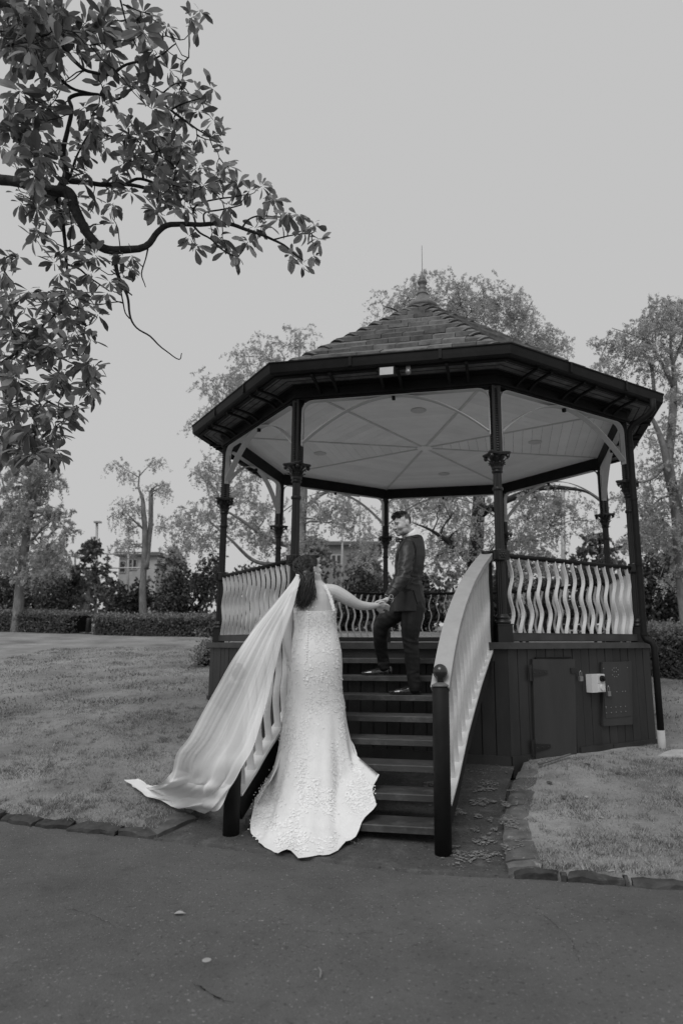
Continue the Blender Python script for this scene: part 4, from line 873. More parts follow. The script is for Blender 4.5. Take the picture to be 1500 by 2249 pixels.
# --- far buildings, poles, fence
m_rend = mat('pale_render', .4, rough=.9, var=.12, scale=2, bump=.1); m_roofd = mat('grey_roof_sheet', .12, rough=.7, var=.2, bump=.1); m_glass = mat('dark_window_glass', .05, rough=.1, var=.1, bump=0, spec=.6); m_frame = mat('white_window_frame', .4, bump=0); m_brick = mat('mid_grey_brick', .2, rough=.95, var=.25, scale=10, bump=.4)
def building(label, x0, x1, top, bot, Y, wins, mw, roof_h=.25):
    a, b = AT(x0, bot, Y), AT(x1, bot, Y); zt_ = AT(x0, top, Y).z; zb = LZ(a.x, a.y) - .3; t = thing('building', label, 'building', (a.x, a.y, zb)); D = 6
    MB().box(((a.x + b.x) / 2, Y + D / 2, (zt_ + zb) / 2), (b.x - a.x, D, zt_ - zb)).build('wall', mw, t)
    MB().box(((a.x + b.x) / 2, Y + D / 2, zt_ + roof_h / 2), (b.x - a.x + .6, D + .6, roof_h)).build('roof', m_roofd, t)
    for wx0, wx1, wy0, wy1, cols_ in wins:
        p, q = AT(wx0, wy1, Y), AT(wx1, wy0, Y); fr = MB().box(((p.x + q.x) / 2, Y - .03, (p.z + q.z) / 2), (q.x - p.x, .08, q.z - p.z)).build('window', m_frame, t)
        for i in range(cols_):
            w_ = (q.x - p.x) / cols_; MB().box((p.x + w_ * (i + .5), Y - .06, (p.z + q.z) / 2), (w_ - .12, .06, q.z - p.z - .14)).build('pane', m_glass, fr)
building('pale flat-roofed building far behind the pollarded tree', 254, 338, 1221, 1340, 48, [(262, 278, 1232, 1258, 1), (282, 302, 1228, 1252, 2)], m_rend)
building('long low brick building far behind the bandstand centre', 640, 830, 1198, 1340, 46, [(716, 750, 1218, 1240, 3)], m_brick)
m_pole = mat('grey_steel_pole', .34, rough=.5, bump=0, metal=.3)
def pole(name, label, px, top, bot, Y, r, head=False):
    a, b = AT(px, bot, Y), AT(px, top, Y); zb = LZ(a.x, a.y); t = thing(name, label, 'pole', (a.x, a.y, zb)); MB().tube([(a.x, a.y, zb - .2), (b.x, b.y, b.z)], [r, r * .75], 10).build('mast', m_pole, t, True)
    if head: MB().box((b.x + .1, b.y - .1, b.z - .05), (.46, .3, .12)).build('lamp_head', m_galv, t)
pole('floodlight_pole', 'slim floodlight mast standing behind the left shrubs', 213, 1146, 1330, 46, .11, True)
pole('floodlight_pole', 'slim floodlight mast beside the pollarded tree', 283, 1160, 1330, 47, .09, True)
pole('utility_pole', 'pale utility pole seen between the right columns', 1236, 1075, 1330, 40, .16)
pole('utility_pole', 'pale pole seen behind the bride between the columns', 790, 1095, 1330, 40, .07)
pole('utility_pole', 'pale pole seen left of the rear column', 752, 1110, 1330, 42, .08)
ft = thing('sports_fence', 'thin steel ball-stop fence far behind the left shrubs', 'fence', tuple(AT(215, 1300, 45)))
for x0, x1 in ((150, 236), (236, 330)):
    MB().tube([AT(x0, 1217, 45), AT(x1, 1216, 45)], .05, 6).build('top_wire', m_pole, ft); MB().tube([AT(x0, 1248, 45), AT(x1, 1247, 45)], .05, 6).build('middle_wire', m_pole, ft)
for x in (165, 236, 320): MB().tube([AT(x, 1216, 45), AT(x, 1320, 45)], .06, 6).build('fence_post', m_pole, ft)
# bench behind the bandstand on the right
bp_ = AT(1235, 1372, 17); zb = LZ(bp_.x, bp_.y); bt = thing('park_bench', 'dark park bench on the lawn seen through the right railing', 'bench', (bp_.x, bp_.y, zb)); Mb = Matrix.Translation((bp_.x, bp_.y, zb)) @ Matrix.Rotation(.15, 4, 'Z')
for i in range(3): MB().box((0, .14 * i - .15, .44), (2.4, .12, .04), Mb).build('seat_slat', m_dark, bt); 
for i in range(2): MB().box((0, .3, .62 + .16 * i), (2.4, .04, .12), Mb).build('back_slat', m_dark, bt)
for x in (-1.0, 1.0):
    for y in (-.15, .28): MB().box((x, y, .21 if y < 0 else .4), (.06, .06, .42 if y < 0 else .8), Mb).build('leg', m_dark, bt)
# ============================================================ OVERHANGING TREE IN THE FOREGROUND
fb_rng = random.Random(77)
m_leaf = [leafmat('broad_leaf_' + n, c, t, .3, .38) for n, c, t in (('pale', .36, .55), ('mid', .23, .5), ('deep', .11, .42))]
for m_ in m_leaf: spots(m_, .05, 9., .66, .8, w=.5)
tx, ty = -6.6, 7.4; tz = LZ(tx, ty)
ot = thing('overhanging_tree', 'broad-leaved tree overhanging the lawn from the upper left', 'tree', (tx, ty, tz))
MB().tube([Vector((tx, ty, tz - .2)), Vector((tx + .05, ty, tz + 1)), Vector((tx + .1, ty - .1, 3)), Vector((tx + .1, ty - .2, 5)), Vector((tx + .3, ty - .4, 7)), Vector((tx + .2, ty - .6, 9))], [.42, .34, .3, .27, .22, .12], 14).build('trunk', m_barkd, ot, True)
YB = 6.6
def limb(pts, par=ot, n=4, taper=True):
    """points (px, py, depth, diameter in photo pixels)"""
    Q = []
    for x, y, d, w_ in pts:
        p = AT(x, y, d) if x is not None else Vector(y); Q.append((*p, (w_ / 2) * d / FPX / 1.0 if x is not None else w_))
    P = spline(Q, n * (len(Q) - 1) + 1); v = [Vector(q[:3]) for q in P]
    v = [q + mnoise.noise_vector(q * 6) * .012 for q in v]
    LIMBPTS.extend(v); ob = MB().tube(v, [max(q[3], .003) for q in P], 9).build('limb', m_barkd, par, True)
    return ob
tk = (tx + .1, ty - .2, 4.9)
limbs = [
 [(None, tk, 0, .13), (-120, 385, 6.9, 40), (0, 394, 6.6, 26), (60, 402, 6.5, 26), (120, 418, 6.4, 26), (150, 425, 6.4, 30), (165, 460, 6.35, 25), (190, 510, 6.3, 22), (220, 540, 6.3, 21), (250, 550, 6.3, 20), (320, 540, 6.3, 16), (345, 510, 6.3, 14), (375, 492, 6.3, 13), (440, 493, 6.3, 11), (500, 490, 6.3, 10), (545, 505, 6.3, 8), (600, 525, 6.3, 6), (640, 550, 6.3, 5), (665, 570, 6.3, 3)],
 [(130, 420, 6.4, 18), (145, 380, 6.35, 16), (138, 340, 6.3, 14), (145, 300, 6.25, 11), (158, 240, 6.2, 10), (152, 215, 6.2, 9), (180, 205, 6.15, 9), (215, 205, 6.1, 6)],
 [(None, (tx + .3, ty - .4, 6.6), 0, .10), (-60, -10, 5.8, 60), (20, 10, 5.6, 48), (70, 35, 5.6, 30), (110, 60, 5.6, 16), (140, 100, 5.6, 13), (165, 135, 5.6, 10), (195, 155, 5.6, 8), (240, 162, 5.6, 8), (280, 140, 5.6, 6), (330, 130, 5.6, 5), (360, 115, 5.6, 4), (388, 95, 5.6, 3)],
 [(85, 45, 5.6, 14), (90, 90, 5.7, 9), (110, 145, 5.8, 9), (140, 180, 5.9, 8), (175, 200, 6.0, 7), (215, 205, 6.1, 6), (260, 215, 6.2, 6), (300, 190, 6.2, 6), (335, 205, 6.3, 6), (375, 240, 6.3, 6), (420, 275, 6.3, 5), (460, 300, 6.3, 3)],
 [(150, 395, 6.4, 16), (190, 400, 6.45, 12), (230, 405, 6.5, 11), (280, 405, 6.5, 9), (330, 415, 6.5, 8), (360, 440, 6.5, 4)],
 [(275, 405, 6.5, 8), (300, 393, 6.5, 7), (330, 397, 6.5, 7), (345, 405, 6.5, 5)], [(313, 392, 6.5, 6), (312, 370, 6.5, 5), (325, 350, 6.5, 3)], [(312, 372, 6.5, 4), (300, 345, 6.5, 3)],
 [(120, 410, 6.5, 12), (125, 450, 6.55, 10), (138, 490, 6.6, 9), (145, 560, 6.6, 8), (148, 600, 6.65, 5), (158, 640, 6.7, 3)], [(146, 580, 6.6, 6), (170, 588, 6.6, 5), (200, 610, 6.6, 4), (240, 640, 6.6, 3)],
 [(252, 552, 6.3, 11), (258, 600, 6.3, 9), (272, 630, 6.3, 7), (280, 650, 6.3, 6), (285, 690, 6.3, 5), (300, 720, 6.3, 4), (330, 740, 6.3, 4), (365, 770, 6.3, 3), (393, 788, 6.3, 2.5), (400, 775, 6.3, 2)],
 [(270, 630, 6.3, 5), (290, 648, 6.3, 3)], [(325, 545, 6.3, 4), (318, 570, 6.3, 3), (311, 600, 6.3, 3), (319, 630, 6.3, 2)], [(262, 610, 6.3, 4), (272, 680, 6.3, 3), (285, 700, 6.3, 3)],
 [(420, 492, 6.3, 6), (440, 510, 6.25, 5), (470, 530, 6.2, 4), (500, 555, 6.2, 4), (520, 562, 6.2, 3)], [(532, 500, 6.3, 5), (545, 480, 6.35, 4), (575, 473, 6.4, 4), (620, 478, 6.4, 3)], [(600, 525, 6.3, 4), (640, 515, 6.35, 3), (685, 512, 6.4, 2.5)],
 [(430, 493, 6.3, 5), (425, 465, 6.35, 5), (440, 445, 6.4, 4), (480, 436, 6.4, 4), (520, 430, 6.4, 3)], [(450, 494, 6.3, 5), (450, 468, 6.3, 4), (480, 460, 6.3, 4), (530, 450, 6.3, 3)],
 [(150, 400, 6.4, 8), (165, 350, 6.3, 5), (190, 300, 6.3, 4), (215, 290, 6.3, 4), (270, 310, 6.3, 4), (310, 335, 6.3, 4), (350, 330, 6.3, 3)],
 [(375, 240, 6.3, 5), (405, 225, 6.2, 4), (440, 215, 6.2, 3)], [(360, 200, 6.2, 4), (385, 185, 6.2, 3), (410, 180, 6.1, 2.5)],
 [(265, 0, 5.3, 5), (275, 40, 5.4, 4), (290, 80, 5.5, 4), (305, 115, 5.6, 2.5)], [(270, 10, 5.3, 4), (300, 22, 5.3, 3), (330, 28, 5.3, 2.5)],
 [(None, (tx + .15, ty - .1, 4.4), 0, .09), (-80, 820, 6.6, 22), (0, 822, 6.4, 16), (40, 845, 6.4, 9), (70, 855, 6.4, 7), (90, 872, 6.4, 6), (125, 890, 6.4, 4), (150, 905, 6.4, 3)], [(8, 835, 6.4, 16), (18, 880, 6.4, 12), (30, 910, 6.4, 10), (32, 925, 6.4, 7), (45, 960, 6.4, 5), (70, 985, 6.4, 3)],
 [(0, 800, 6.4, 8), (50, 760, 6.5, 6), (90, 720, 6.5, 6), (130, 680, 6.5, 5), (150, 660, 6.5, 3)], [(20, 815, 6.4, 6), (80, 800, 6.4, 4), (140, 785, 6.4, 4), (180, 780, 6.4, 3)], [(30, 770, 6.4, 5), (80, 760, 6.4, 4), (140, 790, 6.4, 3), (190, 810, 6.4, 3)], [(-20, 600, 6.4, 6), (10, 570, 6.4, 4), (25, 560, 6.4, 3)],
]
LIMBPTS = []
for L_ in limbs: limb(L_)
# leaf whorls: traced tips first, then filled regions (px, py, depth)
W = [(690, 492), (668, 505), (642, 560), (690, 562), (632, 468), (612, 482), (575, 408), (592, 430), (548, 418), (520, 400), (577, 490), (560, 500), (520, 560), (498, 545), (545, 530), (482, 520), (415, 518), (430, 540), (470, 395), (430, 372), (448, 412), (480, 380), (390, 405), (352, 392), (505, 452), (462, 470), (600, 440), (655, 470), (700, 525), (665, 580),
     (465, 192), (450, 222), (482, 292), (468, 262), (400, 172), (388, 202), (372, 152), (440, 362), (402, 332), (382, 292), (350, 322), (418, 38), (440, 22), (332, 62), (345, 40), (322, 112), (302, 82), (310, 132), (430, 60), (400, 240), (440, 300), (490, 320), (365, 60), (290, 30), (245, 30), (360, 350), (425, 330),
     (20, 565), (40, 560), (10, 595), (45, 650), (65, 640), (20, 660), (115, 640), (150, 650), (200, 650), (205, 670), (190, 720), (200, 745), (160, 700), (215, 690), (205, 800), (185, 790), (160, 900), (170, 890), (200, 860), (190, 830), (205, 815), (145, 760), (60, 985), (45, 1000), (10, 1000), (90, 960), (70, 930), (120, 900), (30, 945), (110, 1000), (150, 925), (165, 905),
     (270, 560), (285, 590), (240, 620), (235, 645), (200, 600), (190, 575), (130, 560), (120, 575), (170, 550), (290, 560), (265, 610), (85, 505), (75, 520), (100, 480), (140, 470), (130, 600), (210, 560)]
regions = [((0, 130, 30, 400), 44, 5.7), ((0, 150, 0, 150), 30, 5.2), ((120, 350, 20, 140), 20, 5.4), ((180, 340, 170, 300), 17, 5.9), ((210, 420, 280, 430), 27, 6.4), ((340, 520, 360, 470), 17, 6.4), ((20, 140, 400, 480), 12, 6.4), ((150, 300, 430, 560), 9, 6.5), ((0, 200, 640, 860), 60, 6.4), ((0, 130, 860, 1000), 30, 6.3), ((60, 140, 0, 90), 10, 5.3), ((330, 480, 200, 340), 8, 6.3), ((140, 260, 300, 400), 8, 6.4)]
WP = [(x, y, 6.3 + fb_rng.uniform(-.35, .35)) for x, y in W]
for (x0, x1, y0, y1), n, d in regions:
    for i in range(n): WP.append((fb_rng.uniform(x0, x1), fb_rng.uniform(y0, y1), d + fb_rng.uniform(-.5, .5)))
def leaf_shape(L, wd, fold, curl):
    """obovate leaf, toothed edge, folded on its midrib; local x along the leaf"""
    st_ = [(0, .04), (.18, .28), (.42, .72), (.62, 1.0), (.8, .86), (.93, .45), (1.0, .03)]; vs = []; fs = []
    for i, (t, w_) in enumerate(st_):
        zc = -curl * L * t * t; ww = wd * w_ * (.93 if i % 2 else 1.05)
        vs += [(L * t, -ww, zc + fold * ww), (L * t, 0, zc), (L * t, ww, zc + fold * ww)]
    for i in range(len(st_) - 1): b = i * 3; fs += [(b, b + 3, b + 4, b + 1), (b + 1, b + 4, b + 5, b + 2)]
    return vs, fs
proto = [leaf_shape(.165, .031, f_, c) for f_, c in ((.25, .1), (.35, .28), (.15, .45), (.4, -.05))]
leafmesh = [[MB().add(*p).mesh('leaf', m_) for p in proto] for m_ in m_leaf]
LV = []; LF = []; LM = []; every = []; tw = MB()
for x, y, d in WP:
    c = AT(x, y, d); ax = Vector((fb_rng.gauss(0, .5), fb_rng.gauss(0, .5) - .2, fb_rng.gauss(.25, .5))).normalized(); near = d < 5.9
    for q in range(fb_rng.randint(9, 15)):
        az = fb_rng.uniform(0, 6.283); o1 = ax.orthogonal().normalized(); o2 = ax.cross(o1); el = fb_rng.uniform(-.5, .7)
        dr = ((o1 * math.cos(az) + o2 * math.sin(az)) * math.cos(el) + ax * math.sin(el)); dr.z -= fb_rng.uniform(.05, .6); dr.normalize()
        sd2 = dr.cross(Vector((fb_rng.gauss(0, .5), fb_rng.gauss(0, .5), 1))).normalized(); up2 = sd2.cross(dr) * -1; up2 = dr.cross(sd2) * -1
        up2 = sd2.cross(dr).normalized() * 1; sc_ = fb_rng.uniform(.55, 1.2) * (1.05 if near else .92); p = c + dr * .02 + ax * fb_rng.uniform(-.03, .03)
        if up2.z < 0: up2 = -up2; sd2 = -sd2
        M = Matrix(((dr.x, sd2.x, up2.x, p.x), (dr.y, sd2.y, up2.y, p.y), (dr.z, sd2.z, up2.z, p.z), (0, 0, 0, 1))) @ Matrix.Diagonal((sc_, sc_ * fb_rng.uniform(.85, 1.2), sc_, 1))
        every.append((d - sc_ * .8, M, fb_rng.choice([0, 0, 1, 1, 2]) if d > 6.0 else fb_rng.choice([0, 1, 1, 2, 2]), fb_rng.randrange(4)))  # nearer, upper-left leaves lean to deep tones, their dense shade put into colour
    nl = min(LIMBPTS, key=lambda q: (q - c).length); pts = bent(c, nl, 7, .22, -.05, x); tw.tube(pts, [.003, .0035, .004, .0045, .005, .0055, .006, .007], 5)
    if fb_rng.random() < .6: LIMBPTS.append(pts[3])
tw.build('twigs', m_barkd, ot, kind='stuff')
every.sort(key=lambda q: q[0])
for _, M, a_, b_ in every[:300]: place('leaf', leafmesh[a_][b_], ot, M)
for _, M, a_, b_ in every[300:]:
    vs, fs = proto[b_]; b0 = len(LV); LV += [tuple(M @ Vector(v)) for v in vs]; LF += [tuple(b0 + i for i in f_) for f_ in fs]; LM += [a_] * len(fs)
place('foliage', quads_mesh('foliage', LV, LF, m_leaf, LM), ot, Matrix.Identity(4), kind='stuff')
# ============================================================ PEOPLE
prn = random.Random(5)
def fuse(name, mb, mats, voxel=.006, smooth=4, wrinkle=None, pick=None):
    """grow one continuous skin over overlapping shapes"""
    me = mb.mesh(name + '_cage', []); ob = bpy.data.objects.new(name + '_cage', me); C.objects.link(ob)
    m1 = ob.modifiers.new('r', 'REMESH'); m1.mode = 'VOXEL'; m1.voxel_size = voxel
    m2 = ob.modifiers.new('s', 'SMOOTH'); m2.factor = .5; m2.iterations = smooth
    dg = bpy.context.evaluated_depsgraph_get(); ev = ob.evaluated_get(dg); nm = bpy.data.meshes.new_from_object(ev); nm.name = name
    bpy.data.objects.remove(ob); bpy.data.meshes.remove(me)
    if wrinkle:
        n = len(nm.vertices); co = np.empty(n * 3, np.float32); no = np.empty(n * 3, np.float32); nm.vertices.foreach_get('co', co); nm.vertices.foreach_get('normal', no)
        co = co.reshape(-1, 3); no = no.reshape(-1, 3); d = np.array([wrinkle(Vector(map(float, p))) for p in co]); co = co + no * d[:, None]; nm.vertices.foreach_set('co', co.ravel().astype(np.float32))
    nm.materials.clear()
    for q in (mats if isinstance(mats, list) else [mats]): nm.materials.append(q)
    if pick: nm.polygons.foreach_set('material_index', [pick(p.center) for p in nm.polygons])
    nm.polygons.foreach_set('use_smooth', [True] * len(nm.polygons)); nm.update(); return nm
def chain(mb, pts, rads, n=12, flat=1.0):
    P = spline([(*p, r) for p, r in zip(pts, rads)], (len(pts) - 1) * 4 + 1); mb.tube([Vector(q[:3]) for q in P], [q[3] for q in P], n, flat=flat)
    mb.ball(pts[0], rads[0], 10, 6); mb.ball(pts[-1], rads[-1], 10, 6); return mb
def ering(c, ax, hx, hy, n=20, pw=2.0):
    """ellipse ring at c; ax = horizontal unit vector for hx"""
    ay = Vector((-ax.y, ax.x, 0)); return [Vector(c) + ax * (hx * math.copysign(abs(math.cos(t)) ** (2 / pw), math.cos(t))) + ay * (hy * math.copysign(abs(math.sin(t)) ** (2 / pw), math.sin(t))) for t in (2 * math.pi * j / n for j in range(n))]
def frame(face, tilt_up=0.0, roll=0.0):
    """matrix taking a head modelled facing -Y to one facing `face`"""
    f_ = Vector(face).normalized(); az = math.atan2(f_.x, -f_.y); el = math.asin(f_.z)
    return Matrix.Rotation(az, 4, 'Z') @ Matrix.Rotation(-el, 4, 'X') @ Matrix.Rotation(roll, 4, 'Y')
def head_shapes(mb, M, jaw=1.0):
    def B(c, r, n=14, m=10):
        vs = MB(); vs.ball(c, r, n, m); mb.add([M @ Vector(v) for v in vs.v], vs.f)
    B((0, .018, .034), (.075, .094, .086), 20, 14); B((0, -.028, -.02), (.066 * jaw, .068, .085), 18, 12); B((0, -.042, -.078), (.049 * jaw, .05, .036)); B((0, -.072, -.098), (.024, .022, .018))
    for s in (-1, 1):
        B((s * .03, -.083, .026), (.026, .016, .011)); B((s * .041, -.066, -.028), (.025, .026, .027)); B((s * .05 * jaw, -.02, -.075), (.02, .04, .03))
        B((s * .077, .012, -.008), (.010, .021, .031)); B((s * .083, .02, .006), (.007, .016, .02)); B((s * .012, -.105, -.032), (.009, .011, .008))
    t = MB(); chain(t, [(0, -.092, .02), (0, -.106, -.004), (0, -.119, -.027)], [.010, .010, .0125], 10); mb.add([M @ Vector(v) for v in t.v], t.f)
    B((0, -.094, -.056), (.022, .010, .0065)); B((0, -.092, -.067), (.019, .010, .0065))
m_skin = mat('groom_skin', .5, rough=.5, var=.08, scale=20, bump=.1, spec=.35); m_stub = mat('groom_stubbled_skin', .36, rough=.6, var=.2, scale=60, bump=.2, bscale=300, spec=.3)
m_skinb = mat('bride_skin', .55, rough=.48, var=.05, scale=14, bump=.06, spec=.35)
m_hairg = mat('groom_dark_hair', .018, rough=.4, var=.4, scale=40, bump=.4, bscale=200, spec=.5); m_fade = mat('groom_cropped_hair', .07, rough=.7, var=.3, scale=80, bump=.3, bscale=400)
m_hairb = mat('bride_dark_hair', .028, rough=.4, var=.5, scale=25, bump=.3, bscale=120, spec=.55)
m_suit = mat('charcoal_suit_cloth', .024, rough=.42, var=.15, scale=30, bump=.15, bscale=260, spec=.35); m_trou = mat('charcoal_trouser_cloth', .013, rough=.5, var=.15, scale=30, bump=.15, bscale=260, spec=.3)
m_shoe = mat('black_patent_leather', .008, rough=.12, var=.2, bump=.05, spec=.7, coat=.6); m_shirt = mat('white_shirt_cloth', .78, rough=.7, var=.04, bump=.1)
m_eye = mat('dark_eye', .01, rough=.15, var=.1, bump=0, spec=.6); m_silver = mat('watch_steel', .6, rough=.22, var=.1, bump=0, metal=.9); m_lip = mat('lip_skin', .2, rough=.45, var=.1, bump=0); m_pet = mat('white_petals', .7, rough=.7, var=.1, bump=.1); m_tie = mat('dark_bow_tie', .05, rough=.5, var=.4, scale=60, bump=.1); m_sock = mat('patterned_sock', .1, rough=.8, var=.8, scale=90, bump=0)

# ------------------------------------------------------------ groom
gzn, gzf = 6 * rs, 7 * rs
gf = Vector((-.86, .5, 0)).normalized(); gl = Vector((-gf.y, gf.x, 0))           # facing, and his left hand side (towards us)
groom = thing('person', 'man in a dark suit and bow tie standing on the upper stairs', 'person', tuple(AT(890, 1525, 6.62)))
# jacket
jm = MB(); rows = [(1176, 909, .078, .072), (1182, 908, .118, .086), (1190, 906, .165, .100), (1202, 904, .188, .118), (1222, 901, .192, .132), (1245, 898, .178, .130), (1270, 896, .155, .115), (1298, 898, .168, .128), (1325, 900, .182, .142), (1345, 900, .19, .15)]
jr = [ering(AT(cx, py, 6.66), gl, a, b, 28, 2.2) for py, cx, a, b in rows]; jm.loft(jr)
sh, elb, wri = AT(894, 1204, 6.50), AT(887, 1264, 6.36), AT(856, 1307, 6.27)
chain(jm, [sh + Vector((.02, .1, .02)), sh, AT(892, 1232, 6.42), elb, AT(872, 1288, 6.31), wri], [.09, .078, .069, .060, .053, .047], 16)
chain(jm, [AT(908, 1203, 6.84), AT(910, 1235, 6.93), AT(906, 1275, 6.97), AT(890, 1318, 6.92)], [.075, .068, .058, .048], 14)
def jw(p):
    d = mnoise.noise(p * 9) * .006 + (1 - abs(mnoise.noise(Vector((p.x * 7 + 5, p.y * 7, p.z * 4)))) * 3) * .003
    e = (p - elb).length; 
    if (p - sh).length < .34 and p.y < 6.5 or e < .2:
        q_ = Vector((p.x * 6 + p.z * 6, p.y * 6, p.z * 15 - p.x * 14)); d += (1 - abs(mnoise.noise(q_ * 1.1)) * 3) * .010 * math.exp(-(e / .15) ** 2) + (1 - abs(mnoise.noise(q_ * .62 + Vector((3, 1, 0)))) * 3) * .0055
    zz = p.z - AT(899, 1272, 6.6).z; d += (1 - abs(mnoise.noise(Vector((p.x * 4 + p.z * 6, p.y * 4, p.z * 22)))) * 2) * .011 * math.exp(-(zz / .09) ** 2)
    return d
jacket = place('suit_jacket', fuse('suit_jacket', jm, m_suit, .0065, 3, jw), groom, Matrix.Identity(4))
# vent and seams: narrow raised folds
def strip(par, name, m, pts, wid, nrm, lift=.004):
    mb = MB(); rings = []
    for i, p in enumerate(pts):
        t = (Vector(pts[min(i + 1, len(pts) - 1)]) - Vector(pts[max(i - 1, 0)])).normalized(); s_ = t.cross(nrm).normalized(); p = Vector(p) + nrm * lift
        rings.append([p - s_ * wid / 2, p + nrm * .004, p + s_ * wid / 2, p - nrm * .004])
    mb.loft(rings); return mb.build(name, m, par)
# trousers
tm = MB(); chain(tm, [AT(906, 1335, 6.62), AT(903, 1372, 6.59), AT(902, 1412, 6.6), AT(906, 1460, 6.62), AT(910, 1498, 6.63), AT(911, 1510, 6.635)], [.118, .098, .076, .066, .06, .062], 16)
chain(tm, [AT(890, 1332, 6.72), AT(862, 1352, 6.75), AT(839, 1372, 6.78), AT(836, 1410, 6.86), AT(841, 1448, 6.95), AT(843, 1462, 6.955)], [.118, .1, .08, .07, .06, .062], 16)
tm.ball(AT(898, 1330, 6.68), (.15, .13, .12), 16, 10)
kn1, kn2 = AT(902, 1412, 6.6), AT(839, 1372, 6.78); an1, an2 = AT(911, 1505, 6.63), AT(843, 1458, 6.955)
def twk(p):
    d = mnoise.noise(p * 7) * .006
    for k_ in (kn1, kn2):
        e = (p - k_).length; d += (1 - abs(mnoise.noise(Vector((p.x * 6, p.y * 6, p.z * 19 + p.x * 8)))) * 2.2) * .007 * math.exp(-(e / .19) ** 2)
    for k_ in (an1, an2):
        e = (p - k_).length; d += (1 - abs(mnoise.noise(Vector((p.x * 8, p.y * 8, p.z * 22)))) * 2.2) * .007 * math.exp(-(e / .16) ** 2)
    return d
place('suit_trousers', fuse('suit_trousers', tm, m_trou, .0065, 3, twk), groom, Matrix.Identity(4))
# shoes
def shoe(heel, toe_dir, z, par):
    f_ = Vector(toe_dir).normalized(); s_ = Vector((-f_.y, f_.x, 0)); mb = MB()
    def P(x, y, h): return Vector((heel.x, heel.y, z)) + f_ * x + s_ * y + Vector((0, 0, h))
    secs = [(-.005, .028, .075), (.03, .036, .085), (.08, .036, .078), (.13, .037, .062), (.17, .043, .05), (.21, .044, .042), (.25, .036, .034), (.285, .022, .026), (.305, .008, .02)]
    mb.loft([[P(x, -w_, .014), P(x, w_, .014), P(x, w_ * 1.02, .014 + h * .35), P(x, w_ * .8, .014 + h * .75), P(x, w_ * .3, .014 + h), P(x, -w_ * .3, .014 + h), P(x, -w_ * .8, .014 + h * .75), P(x, -w_ * 1.02, .014 + h * .35)] for x, w_, h in secs])
    so = MB(); so.loft([[P(x, -w_ * 1.06, z_), P(x, w_ * 1.06, z_), P(x, w_ * 1.06, .016), P(x, -w_ * 1.06, .016)] for x, w_, z_ in [(-.01, .028, .0005), (.03, .036, .0005), (.07, .036, .0005), (.075, .036, .0105), (.13, .037, .009), (.17, .043, .004), (.25, .036, .004), (.305, .01, .009)]])
    sh_ = place('shoe', fuse('shoe', mb, m_shoe, .005, 2), par, Matrix.Identity(4)); so.build('sole', m_black, sh_)
    ls = MB()
    for i in range(4): x = .105 + i * .018; ls.tube([P(x, -.017, .014 + .078 - i * .008), P(x, 0, .014 + .084 - i * .0085), P(x, .017, .014 + .078 - i * .008)], .0026, 5)
    ls.build('lace', m_shoe, sh_, kind='stuff')
shoe(Vector((.405, 6.665, 0)), (-.99, -.05, 0), gzn, groom); shoe(Vector((.128, 6.985, 0)), (-.99, -.1, 0), gzf, groom)
for p, z in ((an1, gzn), (an2, gzf)): MB().tube([Vector((p.x + .0, p.y, z + .07)), Vector((p.x, p.y, z + .16))], .036, 12).build('sock', m_sock, groom, True)
# head, neck and hand: one skin
hc = AT(882, 1151, 6.60); HM = Matrix.Translation(hc) @ frame((-.76, -.6, -.26), roll=R_(-4)); bm_ = MB(); head_shapes(bm_, HM, 1.06)
chain(bm_, [HM @ Vector((0, .03, -.05)), AT(896, 1170, 6.64), AT(904, 1186, 6.66)], [.058, .06, .075], 14)
# his left hand: palm from the cuff down to her hand, thumb on top, fingers curled under hers
hw, hp = AT(853, 1313, 6.26), AT(838, 1326, 6.215)
hd = (hp - hw).normalized(); hs_ = Vector((0, -1, 0)).cross(hd).normalized()
chain(bm_, [AT(858, 1305, 6.275), hw, hw.lerp(hp, .5), hp], [.03, .029, .036, .036], 12, .62)
def fing(*pts, r=(.0105, .0095, .0085)):
    q = [AT(*p) for p in pts]; chain(bm_, q, [r[0]] + [r[1]] * (len(q) - 2) + [r[2]], 8)
fing((846, 1318, 6.19), (838, 1319, 6.165), (830, 1321, 6.16), (823.5, 1324, 6.165), r=(.013, .011, .009))
for i, (dx, dy) in enumerate(((0, 0), (2.2, 2.6), (4.4, 5.0), (6.6, 7.2))): fing((836 + dx, 1329 + dy, 6.20 + .008 * i), (829 + dx, 1336 + dy * .9, 6.20 + .01 * i), (830 + dx, 1341 + dy * .6, 6.225 + .01 * i), (837 + dx, 1341 + dy * .5, 6.24 + .01 * i))
chain(bm_, [AT(904, 1186, 6.66), AT(902, 1205, 6.62), AT(896, 1210, 6.52), AT(890, 1235, 6.43), elb, AT(872, 1288, 6.31), AT(858, 1305, 6.275)], [.06, .06, .045, .04, .036, .032, .028], 10)
HI = HM.inverted()
def stub(c):
    p = HI @ c; 
    return 1 if (abs(p.x) < .085 and p.y < .02 and p.z < -.04 and p.z > -.125 and p.y < -.0 and not (p.y < -.085 and abs(p.x) < .017 and p.z > -.07 and p.z < -.05)) and (c - hc).length < .16 else 0
place('body', fuse('body', bm_, [m_skin, m_stub], .0045, 3, None, stub), groom, Matrix.Identity(4))
def onhead(name, mb, m, par, M): return place(name, fuse_or(mb, name, m, M), par, Matrix.Identity(4))
def hx(mb, M): mb.v = [tuple(M @ Vector(v)) for v in mb.v]; return mb
for s in (-1, 1):
    mb = MB(); mb.ball((s * .031, -.0885, .006), (.0115, .006, .0042), 10, 6); hx(mb, HM).build('eye', m_eye, groom, True)
    mb = MB(); mb.tube([(s * .012, -.1, .022), (s * .03, -.0985, .029), (s * .05, -.083, .024)], [.003, .0036, .0015], 6); hx(mb, HM).build('eyebrow', m_hairg, groom, True)
